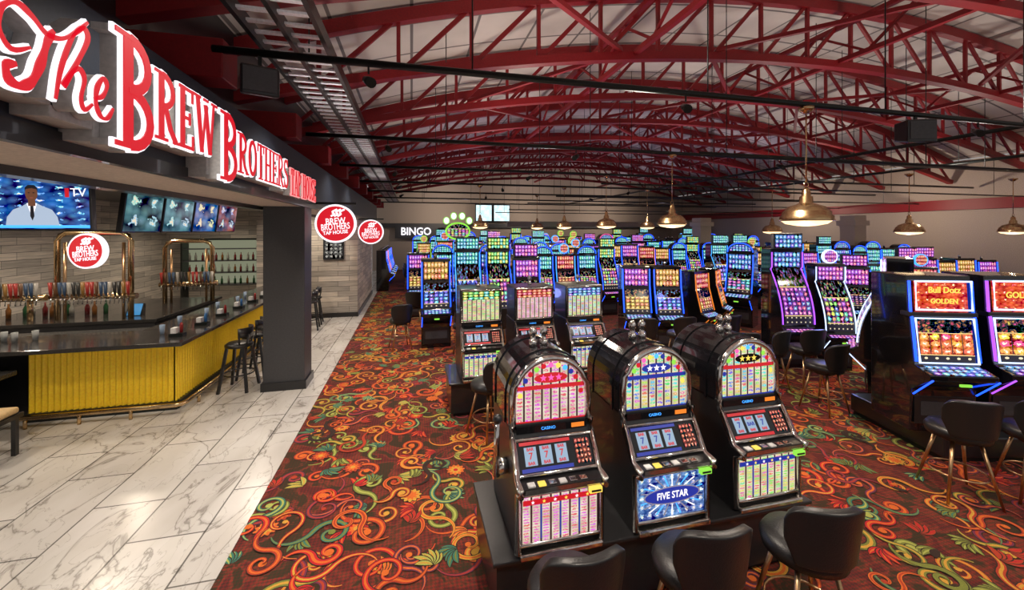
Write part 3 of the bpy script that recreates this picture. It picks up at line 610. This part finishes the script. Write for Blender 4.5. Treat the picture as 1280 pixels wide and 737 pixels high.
# ------------------------------------------------------------------ casino stool
def casino_stool(label,loc,rz,legm=COP):
    t=thing('casino_stool',label,'stool',loc,rz,'black casino stools')
    MB().lathe([(.17,.6),(.24,.615),(.25,.67),(.225,.71),(.12,.725),(.01,.727)],28).build('seat',VIN,t)
    mb=MB(); NU,NV=18,9; L=[]
    for j in range(NV+1):
        v=j/NV
        for i in range(NU+1):
            u=-1+2*i/NU; a=u*math.radians(60); R=.27+.02*v
            wd=(.74+.26*min(1,v*2.2)) * (1-.18*max(0,v-.75)/.25*max(0,v-.75)/.25)
            zz=.67+v*.38*(1-.10*abs(u)**4)
            L.append((R*math.sin(a*wd),-R*math.cos(a*wd)*.85-.03-.03*v,zz))
    n=mb.add(L)
    for j in range(NV):
        for i in range(NU): q=n+j*(NU+1)+i; mb.face([q,q+1,q+NU+2,q+NU+1],True)
    mb.build('backrest',VIN,t,solid=.055,bev=.02,seg=3)
    for sx in (-1,1):
        for sy in (-1,1): MB().tube([(.11*sx,.11*sy,.6),(.22*sx,.22*sy,0)],[.018,.012],8).build('leg',legm,t)
    MB().tube([(.22*math.cos(a),.22*math.sin(a),.25) for a in [i*PI/12 for i in range(24)]],.009,6,True).build('foot_ring',legm,t)
    MB().lathe([(.13,.56),(.15,.6)],16).build('swivel_plate',BLK,t)
    return t
cs=casino_stool('nearest left black stool in front of the left round-top machine',(.88,2.16,0),0)
dup(cs,(1.68,2.14,0),-.1,'black stool in front of the middle round-top machine'); dup(cs,(2.49,2.12,0),-.25,'black stool in front of the right round-top machine')
# ------------------------------------------------------------------ reel machines
def plinth(label,x0,x1,y0,y1,h):
    t=thing('machine_base',label,'machine base',((x0+x1)/2,(y0+y1)/2,0)); w=(x1-x0)/2; d=(y1-y0)/2
    MB().box(-w,w,-d,d,.06,h-.03).build('body',BLK,t); MB().box(-w-.03,w+.03,-d-.03,d+.03,h-.03,h).build('top',BLK,t,bev=.008); MB().box(-w+.04,w-.04,-d+.04,d-.04,0,.06).build('kick_board',STL,t)
plinth('long black base under the three round-top machines',.55,3.14,2.65,3.5,.5)
plinth('long black base under the three square-top machines',.55,3.08,5.88,6.7,.5)
def star(r,r2,n=5,c=(0,0)): return [(c[0]+(r if i%2==0 else r2)*math.sin(PI*i/n),c[1]+(r if i%2==0 else r2)*math.cos(PI*i/n)) for i in range(2*n)]
def reel_machine(label,loc,rnd,pay,low,lowtext,title,syms,symc,tcol,group,lever=False):
    t=thing('slot_machine',label,'slot machine',loc,0,group)
    w=.32
    prof=[(.55,.5),(-.2,.5),(-.2,.92),(-.27,.95),(-.27,.985),(-.17,1.0),(-.04,1.2),(-.02,1.24),(-.02,1.3),(.55,1.3)]
    MB().prism(prof,-w,w).build('cabinet',BLK,t,bev=.008)
    fl=[(-.2,.52),(-.2,.92),(-.275,.95),(-.275,.985),(-.175,1.0),(-.045,1.2),(-.025,1.3)]
    for x in (-w+.016,w-.016): MB().tube([(x,y-.008,z) for y,z in fl],.022,8).build('chrome_edge',CHR,t)
    if rnd:
        r=.29; zs=1.47
        ap=[(-r,1.27)]+[(r*math.cos(PI-PI*i/20),zs+r*math.sin(PI*i/20)) for i in range(21)]+[(r,1.27)]
        R=.32; bpf=[(-R,1.27)]+[(R*math.cos(PI-PI*i/20),zs+R*math.sin(PI*i/20)) for i in range(21)]+[(R,1.27)]
        MB().prism_y(bpf,.0,.6).build('barrel_top',GLS,t,bev=.012)
        for yy in (.1,.46): MB().prism_y([(p[0]*1.03,1.47+(p[1]-1.47)*1.03 if p[1]>1.3 else p[1]) for p in bpf],yy,yy+.025).build('barrel_rib',GLS,t)
        MB().tube([(x,-.012,z) for x,z in ap],.024,8).build('arch_trim',CHR,t)
        gp=[(x*.95,1.27+(z-1.27)*.955) for x,z in ap]
        MB().poly_xz(gp,-.006).build('pay_glass',pay,t)
        mats=[LRED,LYEL,BLUE,LGRN,LPNK,LCYN,REDS]
        for q in range(13):
            a=PI*(q+.5)/13; cx_,cz_=.238*math.cos(a),zs+.238*math.sin(a)
            MB().poly_xz([(cx_+.02*math.cos(2*PI*i/12),cz_+.02*math.sin(2*PI*i/12)) for i in range(12)],-.009).build('coin_picture',mats[(q*3+(0 if title=='pink' else 1))%7],t)
        bd=[(.13*math.cos(2*PI*i/20),1.615+.038*math.sin(2*PI*i/20)) for i in range(20)]
        MB().poly_xz(bd,-.0095).build('title_badge',{'pink':REDS,'blue':BLUE,'green':GLS}[title],t)
        for q in range(3): MB().poly_xz(star(.028,.012,5,(-.06+.06*q,1.615)),-.0125).build('title_star',{'pink':LPNK,'blue':LWHT,'green':LYEL}[title],t)
        MB().box(-.27,.27,-.0092,-.0085,1.535,1.565).build('row_line',REDS if title!='blue' else BLUE,t)
        MB().box(-.27,.27,-.011,-.0085,1.285,1.31).build('caption_line',REDS if title=='pink' else BLUE,t)
    else:
        MB().box(-w,w,-.02,.5,1.3,1.82).build('top_box',BLK,t,bev=.015)
        MB().tube([(-w+.02,-.03,1.33),(w-.02,-.03,1.33),(w-.02,-.03,1.8),(-w+.02,-.03,1.8)],.018,8,True).build('top_trim',CHR,t)
        MB().strip([(-.024,1.35),(-.024,1.66)],-.28,.28).build('pay_glass',pay,t); MB().strip([(-.024,1.66),(-.024,1.78)],-.28,.28).build('title_glass',TOPS[{'pink':'red','blue':'blue','green':'green'}[title]],t)
    MB().box(-.27,.27,-.035,-.02,1.235,1.285).build('name_strip',GLS,t)
    text('strip_lettering','CASINO',.03,LCYN,(-.03,-.037,1.26),UP,t,.001); MB().box(.15,.25,-.04,-.035,1.245,1.275).build('denomination_plate',LORG,t)
    sl=[(-.165,1.015),(-.05,1.19)]
    MB().strip(sl,-.28,.28,.004).build('reel_glass',GLS,t)
    def on(u,v,off):
        y=sl[0][0]+(sl[1][0]-sl[0][0])*v; z=sl[0][1]+(sl[1][1]-sl[0][1])*v; dy,dz=sl[1][0]-sl[0][0],sl[1][1]-sl[0][1]; l=math.hypot(dy,dz)
        return (u,y-dz/l*off,z+dy/l*off)
    MB().tube([on(-.285,-.03,.01),on(.285,-.03,.01),on(.285,1.03,.01),on(-.285,1.03,.01)],.013,6,True).build('reel_frame',CHR,t)
    ang=math.atan2(sl[1][1]-sl[0][1],sl[1][0]-sl[0][0])
    def quad(x0,x1,v0,v1,off,uv=False):
        mb=MB(); n=mb.add([on(x0,v0,off),on(x1,v0,off),on(x1,v1,off),on(x0,v1,off)]); mb.face([n,n+1,n+2,n+3],uv=[(0,0),(1,0),(1,1),(0,1)] if uv else None); return mb
    quad(-.26,.12,.06,.17,.006).build('legend_strip',BLUE if title!='green' else REDS,t)
    quad(-.26,.12,.86,.96,.006).build('legend_strip',REDS if title!='blue' else BLUE,t)
    for k in range(3):
        x0=-.23+k*.115
        rl=quad(x0,x0+.088,.24,.8,.008).build('reel',IVORY,t)
        for v,sz in ((.52,.06),(.31,.028),(.73,.028)):
            text('symbol',syms[k] if v==.52 else 'BAR',sz if len(syms[k])<2 or v!=.52 else .038,symc if v==.52 else REDS,on(x0+.044,v,.011),(ang,0,0),rl,.001,1,off=.001)
    quad(.15,.265,.12,.9,.008,True).build('credit_display',scr('credit_red',(.02,.0,.0),(.12,.01,.01),4,5,0,.03,1.1,60,.3,.9,.3),t)
    MB().strip([(-.275,.955),(-.275,.985)],-.27,.27,.004).build('deck_face',CHR,t)
    for k in range(6):
        x=-.22+k*.075; MB().box(x-.026,x+.026,-.262,-.215,.985,.998).build('button',[WHT,LYEL,CHR,WHT,CHR,CHR][k],t,bev=.003)
    MB().box(.18,.27,-.3,-.27,.91,.945).build('bill_slot',LYEL if title=='pink' else LGRN,t)
    MB().box(.19,.26,-.305,-.3,.92,.932).build('bill_mouth',BLK,t)
    MB().strip([(-.2,.58),(-.2,.9)],-.28,.28,.006).build('belly_glass',low,t)
    if lowtext:
        for q in range(24):
            a=2*PI*q/24; mb=MB(); mb.poly_xz([(0,.74),(.27*math.cos(a-.03),.74+.15*math.sin(a-.03)),(.27*math.cos(a+.03),.74+.15*math.sin(a+.03))],-.2085-.0001*q); mb.build('ray',(LWHT,LCYN,SILV)[q%3],t)
        MB().poly_xz([(.24*math.cos(2*PI*i/24),.74+.065*math.sin(2*PI*i/24)) for i in range(24)],-.2115).build('title_ring',SILV,t)
        MB().poly_xz([(.228*math.cos(2*PI*i/24),.74+.056*math.sin(2*PI*i/24)) for i in range(24)],-.2125).build('title_plate',BLUE,t)
        text('belly_lettering',lowtext,.07,LWHT,(0,-.215,.74),UP,t,.001,.85,off=.001)
    else:
        MB().box(-.27,.27,-.2085,-.207,.835,.87).build('belly_banner',REDS if title=='pink' else BLUE,t)
        for q in range(6): MB().poly_xz(star(.014,.006,5,(-.2+.08*q,.852)),-.211).build('banner_star',LYEL if q%2 else LWHT,t)
        for x in (-.14,0,.14): MB().box(x-.005,x+.005,-.2088,-.207,.6,.83).build('belly_divider',BLUE,t)
    MB().tube([(-.29,-.21,.57),(.29,-.21,.57),(.29,-.21,.91),(-.29,-.21,.91)],.017,6,True).build('belly_trim',CHR,t)
    MB().box(-.3,.3,-.26,-.2,.5,.54).build('coin_tray',CHR,t,bev=.01)
    zz=1.79 if rnd else 1.82
    for sx in ((-.06,.03) if rnd else (0,)):
        MB().lathe([(.034,zz-.01),(.034,zz+.04),(.02,zz+.045),(.02,zz+.08),(.032,zz+.085),(.032,zz+.12),(.012,zz+.15)],12,(sx,.25,0)).build('signal_candle',CHR,t)
    if lever:
        l=MB().tube([(-w-.0,.05,.98),(-w-.07,.05,.98)],.055,12).build('lever_hub',CHR,t)
        MB().tube([(-w-.08,.05,.92),(-w-.09,.0,1.15),(-w-.09,-.04,1.34)],[.03,.022,.017],10).build('lever_arm',CHR,l)
        MB().lathe([(.005,-.035),(.025,-.025),(.036,0),(.025,.025),(.005,.035)],14,(-w-.09,-.045,1.37)).build('lever_knob',BLK,l)
    return t
g1='round-top reel slot machines in the front bank'
reel_machine('left round-top reel machine with chrome side lever and pink paytable',(1.0,2.85,0),True,PAYA,PAYA,None,'pink',('7','7','7'),REDS,LPNK,g1,True)
reel_machine('middle round-top reel machine with blue starburst belly glass',(1.88,2.85,0),True,PAYB,STARB,'FIVE STAR','blue',('7','7','7'),BLUE,LCYN,g1)
reel_machine('right round-top reel machine with gold title on its arch',(2.78,2.88,0),True,PAYB,PAYC,None,'green',('7','BAR','7'),BLUE,LYEL,g1)
g2='square-top reel slot machines behind the front bank'
reel_machine('left square-top reel machine with green title glass, behind the front bank',(1.02,6.08,0),False,PAYC,PAYC,None,'green',('7','7','7'),BLUE,LGRN,g2)
reel_machine('middle square-top reel machine with red title glass',(1.86,6.08,0),False,PAYA,STARB,None,'pink',('7','7','7'),REDS,LPNK,g2)
reel_machine('right square-top reel machine with blue title glass',(2.7,6.08,0),False,PAYB,PAYB,None,'blue',('7','7','7'),BLUE,LBLU,g2)
dup(cs,(1.0,5.3,0),.5,'black stool in front of the left square-top machine'); dup(cs,(2.75,5.28,0),-.4,'black stool in front of the right square-top machine'); dup(cs,(1.9,5.28,0),.1,'black stool in front of the middle square-top machine')
# ------------------------------------------------------------------ video machines
def video(label,loc,rz,led,main,top,topper,curved=False,s=1.0,w=.3,group='video slot machines',lean=.12):
    t=thing('slot_machine',label,'slot machine',loc,rz,group); t.scale=(s,s,s)
    if curved:
        scp=[(-.22+.36*(i/10)**1.9,.86+.98*(i/10)) for i in range(11)]; tp=[(.1,1.88),(.1,2.16)]; ht=2.22
    else:
        scp=[(-.16,.84),(-.16+lean,1.32)]; tp=[(-.14+lean,1.4),(-.12+lean,1.76)]; ht=1.82
    prof=[(.42,.0),(-.1,.0),(-.12,.5),(-.34,.68),(-.34,.74),(scp[0][0],.8)]+[(y+.012,z) for y,z in scp]+[(tp[0][0]+.012,tp[0][1]-.02),(tp[1][0]+.012,ht),(.42,ht)]
    MB().prism(prof,-w,w).build('cabinet',GLS,t,bev=.01)
    MB().strip(scp,-w+.055,w-.055,.012).build('main_screen',main,t)
    MB().strip(tp,-w+.055,w-.055,.006).build('top_screen',top,t)
    for x in (-w+.012,w-.012): MB().tube([(x,y-.012,z) for y,z in [(-.12,.45),(-.345,.69)]],.008,6).tube([(x,y-.01,z) for y,z in scp+tp],.013,6).build('led_edge',led,t)
    MB().strip([(-.34,.745),(-.2,.8)],-w+.05,w-.05,.004).build('button_deck',TOPS['purple'] if curved else TOPS['blue'],t)
    MB().box(-w+.03,w-.03,-.125,-.118,.1,.42).build('door_panel',BLK,t); MB().box(-.22,.22,-.128,-.12,.2,.36).build('door_emblem',DGR,t)
    MB().box(-.05,.05,-.36,-.34,.63,.655).build('bill_slot',LGRN,t)
    if topper=='round':
        n=24; MB().prism_y([(.15*math.cos(2*PI*i/n),ht+.16+.15*math.sin(2*PI*i/n)) for i in range(n)],.1,.16).build('topper',led,t)
        MB().poly_xz([(.125*math.cos(2*PI*i/n),ht+.16+.125*math.sin(2*PI*i/n)) for i in range(n)],.094).build('topper_picture',top,t)
    elif topper=='box':
        MB().box(-w+.03,w-.03,.06,.16,ht,ht+.3).build('topper',BLK,t,bev=.01); MB().strip([(.055,ht+.03),(.055,ht+.27)],-w+.05,w-.05).build('topper_picture',top,t)
    elif topper=='arch':
        n=16; MB().prism_y([(-w,ht)]+[((w)*math.cos(PI-PI*i/n),ht+.24*math.sin(PI*i/n)) for i in range(n+1)],.02,.3).build('topper',GLS,t); MB().tube([((w-.02)*math.cos(PI-PI*i/n),.0,ht+.22*math.sin(PI*i/n)) for i in range(n+1)],.012,6).build('topper_light',led,t)
        MB().poly_xz([((w-.06)*math.cos(PI-PI*i/n),ht+.02+.16*math.sin(PI*i/n)) for i in range(n+1)],.014).build('topper_picture',top,t)
    elif topper=='candle':
        MB().lathe([(.03,ht),(.03,ht+.08),(.02,ht+.1)],10,(0,.15,0)).build('signal_candle',CHR,t)
    return t
VAR=[('blue','blue','gold','candle',False),('cyan','red','red','round',False),('purple','purple','blue','box',True),('blue','gold','purple','candle',False),('blue','mixed','teal','arch',False),('orange','orange','red','candle',False),('green','green','gold','round',False),('lavender','mixed','purple','round',True),('blue','teal','blue','arch',False),('blue','dark','purple','box',False),('blue','dark','teal','candle',False),('pink','mixed','blue','arch',False),('cyan','blue','teal','box',True),('blue','mixed','green','box',True)]
protos={}
def vm(v,loc,rz,label,s=1.0):
    if v in protos: t=dup(protos[v],loc,rz,label); t.scale=(s,s,s); return t
    l,m,tp,to,cu=VAR[v]; t=video(label,loc,rz,LD[l],SC[m],TOPS[tp],to,cu,s); protos[v]=t; return t
def vname(v): l,m,tp,to,cu=VAR[v]; return '%s-lit machine with %s screen and %s top'%(l,m if m!='mixed' else 'multicolour',tp)
def hero(label,px,zc,rz,led,main,top,tx):
    p=W(px,zc,.3); t=video(label,p,rz,led,main,top,'none',False,1.0,.31,'large lit machines at the right edge',lean=.05); t.scale=(1.14,1.14,1.02)
    MB().tube([(x,y,z) for x,y,z in ((-.275,-.185,.83),(.275,-.185,.83),(.275,-.13,1.33),(-.275,-.13,1.33))],.012,8,True).build('screen_light',LLAV,t)
    MB().tube([(x,y,z) for x,y,z in ((-.265,-.13,1.43),(.265,-.13,1.43),(.265,-.115,1.76),(-.265,-.115,1.76))],.012,8,True).build('top_light',LLAV,t)
    MB().box(-.325,.325,-.125,.0,1.345,1.4).build('cabinet_gap',BLK,t,bev=.01)
    for i,(s,z,m) in enumerate(tx): text('title_lettering',s,.1 if i==0 else .08,m,(0,-.128,z),UP,t,.002,.8,off=.002)
    return t
HDR=scr('header_red',(.6,.015,.01),(.95,.1,.015),6,4,-.02,.08,1.4,70,.12,.9,.3,art=.6)
G5=scr('hero_gold',(.5,.04,.005),(.85,.2,.02),5,6,-.05,.14,1.5,71,.4,.9,.35,zones=True,art=.7); G6=scr('hero_orange',(.45,.03,.005),(.85,.17,.02),4,6,-.06,.12,1.5,72,.4,.9,.35,zones=True,art=.8)
hero('slot machine with red top screen and gold game, left one at right edge',1166,4.95,-TH-.1,LBLU,G5,HDR,(('Bull Dotz',1.66,LYEL),('GOLDEN',1.53,LYEL)))
hero('slot machine cut by the right frame edge, red top screen',1262,4.95,-TH-.1,LPUR,G6,HDR,(('GOLDEN',1.6,LYEL),))
p=W(1094,6.75,0); t=video('side-on black machine with pale lit curved edge beside the right pair',p,-2.5,LLAV,SC['dark'],TOPS['purple'],'none',True,1.02,.36)
c=W(1190,5.3); pt=thing('machine_base','black stepped base under the large machines at the right edge','machine base',c,-TH)
MB().box(-.75,1.6,-.6,.7,.06,.3).build('step',BLK,pt,bev=.02)
MB().box(-.72,1.57,-.57,.67,.0,.06).build('kick_board',STL,pt)
dup(cs,W(1197,4.15),-.5,'black stool with copper legs before the gold-screened right machine'); dup(cs,W(1296,4.1),-.7,'black stool cut by the right frame edge')
vm(2,W(988,8.0),-.25,'tall curved-screen machine with purple edge lights, right of centre',1.05)
vm(7,W(1042,7.9),-.35,'curved machine with round topper, right of the tallest one',.92)
vm(9,W(1070,9.8),-.5,'dark-screened machine behind the right curved pair')
vm(0,W(1122,8.6),-.4,'blue-lit machine left of the gold right-edge machine',.98)
vm(1,W(1156,9.8),-.4,'cyan-lit red-screened machine behind the right-edge pair')
vm(3,W(795,9.2),-.3,'left machine of the blue-lit carousel in the centre',1.04); vm(0,W(834,9.1),-.24,'second machine of the blue-lit carousel in the centre',1.04)
vm(5,W(877,9.7),.35,'third machine of the central carousel, turned right',.95); vm(5,W(897,10.5),.7,'rightmost machine of the central carousel, turned away',.95)
vm(8,W(925,11.5),-1.0,'dark machine seen from the side right of the central carousel',1.15)
for i,px in enumerate((805,850,905)): dup(cs,W(px,7.9+.1*i),.3*i-.4,'black stool at the central carousel, %s from left'%ORD[i])
for i,(px,zc) in enumerate(((925,6.8),(1005,7.0),(1030,6.1),(962,6.9))): dup(cs,W(px,zc),-.3+.2*i,'black stool before the tall curved machines, %s'%('leftmost','third from left','rightmost','second from left')[i])
rows=[('near left bank',9.6,[.55,1.3,2.05,2.75],[0,12,13,9],0,1.12),
('paw-topped bank',12.9,[.2,.95,1.7,2.45],[3,4,0,8],0,1.1),
('black centre bank',11.9,[3.2,3.93,4.66,5.39,6.12],[6,4,1,4,13],0,1.08),
('first right bank',11.6,[10.2+i*.75 for i in range(12)],None,-.1,1.1),
('second long bank',14.6,[3.2+i*.75 for i in range(20)],None,-.1,1.15),
('third long bank',17.8,[1.4+i*.85 for i in range(20)],None,0,1.2),
('fourth long bank',20.8,[.6+i*.9 for i in range(20)],None,0,1.22),
('fifth long bank',24.2,[.4+i*.98 for i in range(20)],None,0,1.25),
('right edge bank',8.3,[12.0+i*.75 for i in range(7)],None,-.2,1.05)]
rv=random.Random(11)
for rn,y,xs,vs,rz,sc_ in rows:
    for i,x in enumerate(xs):
        v=vs[i] if vs else rv.choice((0,3,4,9,6,8,0,4,10,3,10,9,5,13,12,4,8,11,1))
        vm(v,(x,y+(0 if vs else rv.uniform(-.08,.08)),0),rz,'%s, %s from left in the %s'%(vname(v),ORD[i],rn),sc_*(.9 if VAR[v][4] else 1)*(1 if vs else rv.uniform(.93,1.04)))
for i,(x,y) in enumerate(((.1,11.5),(-.25,9.6),(1.1,8.7),(1.9,8.7),(3.5,10.9),(4.9,10.9))): dup(cs,(x,y,0),rv.uniform(-.6,.6),'distant black stool, %s from left behind the square-top machines'%ORD[i])
for i in range(5): vm((0,5,10,0,3)[i],(-1.1,19.2+i*1.0,0),PI/2,'%s, %s one against the left side wall'%(vname((0,5,10,0,3)[i]),ORD[i]))
for i in range(3): dup(cs,(-.1,18.9+i*1.2,0),-PI/2,'black stool by the left side wall machines, %s from camera'%ORD[i])
t=thing('paw_sign','lit paw-shaped sign topping the machine bank left of centre','sign',(1.5,13.6,2.78))
n=24; MB().prism_y([(.42*math.cos(2*PI*i/n),-.1+.3*math.sin(2*PI*i/n)) for i in range(n)],-.05,.05).build('pad',LGRN,t)
MB().poly_xz([(.36*math.cos(2*PI*i/n),-.1+.24*math.sin(2*PI*i/n)) for i in range(n)],-.055).build('pad_picture',SC['mixed'],t)
for x,z in ((-.38,.25),(-.14,.4),(.14,.4),(.38,.25)):
    MB().prism_y([(x+.11*math.cos(2*PI*i/16),z+.13*math.sin(2*PI*i/16)) for i in range(16)],-.05,.05).build('toe',LGRN,t); MB().poly_xz([(x+.085*math.cos(2*PI*i/16),z+.105*math.sin(2*PI*i/16)) for i in range(16)],-.055).build('toe_pad',LWHT,t)
MB().bar((0,.02,-2.78),(0,.02,-.35),.16,.06).build('post',BLK,t)
# ------------------------------------------------------------------ lights
def light(kind,loc,e,col=(1,.93,.85),rad=.08,rot=(0,0,0),ang=140):
    d=bpy.data.lights.new('lamp',kind); d.energy=e; d.color=col
    if kind=='SPOT': d.spot_size=math.radians(ang); d.spot_blend=.8
    d.shadow_soft_size=rad
    o=bpy.data.objects.new('lamp',d); COL.objects.link(o); o.location=loc; o.rotation_euler=rot; return o
for y in (.8,4.1,7.35,10.6,13.9,18.5):  # nearest row is added fill, continuing the grid where no pipe hangs
    for x in (.8,4.0,8.5,13.5): light('SPOT',(x,y-.1,4.0),(265 if x<5 else 145)*(1 if y<9 else .6),(1,.87,.73),ang=135)
for y in (1,4.5,8,12,16,21,26):  # uplights added to brighten the ceiling, no fixtures modelled; far ones purple
    for x in (2.5,8.5,14.5): light('SPOT',(x,y,4.0),145 if y<14 else 90,(1,.88,.78) if y<14 else (.88,.75,1),rad=.2,rot=(PI,0,0),ang=150)
for y in (3,5.6,9.5,12.2): light('SPOT',(-1.2,y,4.2),85,(1,.93,.85),ang=130)
for y in (2.5,5.5,9,13): light('SPOT',(-.7,y,3.3),60,(1,.92,.85),rot=(PI,0,0),ang=110)  # upward spots added to light the cable tray rungs
for y in (1.5,4.5): light('SPOT',(-2.1,y,3.08),95,ang=150)
for p in ((-2.9,5,3.4),(-4.8,7.8,3.4),(-3.2,9.8,3.4),(-5.8,10.6,3.4),(-3,12.6,3.4),(-6,14,3.4),(-5.5,5.5,3.4),(-6.8,8.2,3.4)): light('SPOT',p,125,(1,.84,.66),ang=160)
for x in (2,8,14): light('SPOT',(x,26,3.9),200,(1,.85,.7),rot=(PI/2,0,0),ang=150)
for y in (7,12,17): light('SPOT',(18,y,3.7),170,(1,.82,.65),rot=(PI/2,0,-PI/2),ang=150)  # spots added to brighten the right wall, without fixtures
for x,y in ((1.6,8.6),(5.4,7.7),(7.0,5.6),(3.0,10.6),(9.5,6.5)): light('POINT',(x,y,1.3),7,(.25,.3,1),.1)  # bare blue points added among the banks to strengthen the glow
for (x,y),_ in pl[:7]: light('POINT',(x,y,2.6 if x<10 else 2.45),20,(1,.75,.45),.06)
w=bpy.data.worlds.new('world'); S.world=w; w.use_nodes=True; w.node_tree.nodes['Background'].inputs[0].default_value=(.95,.9,.88,1); w.node_tree.nodes['Background'].inputs[1].default_value=.38
# ------------------------------------------------------------------ camera
cd=bpy.data.cameras.new('camera'); cd.sensor_width=36; cd.lens=F/1280*36; cd.shift_y=-(368.5-288)/1280; cd.clip_start=.05
co=bpy.data.objects.new('camera',cd); COL.objects.link(co); co.location=(0,0,H); co.rotation_euler=(PI/2,0,-TH); S.camera=co
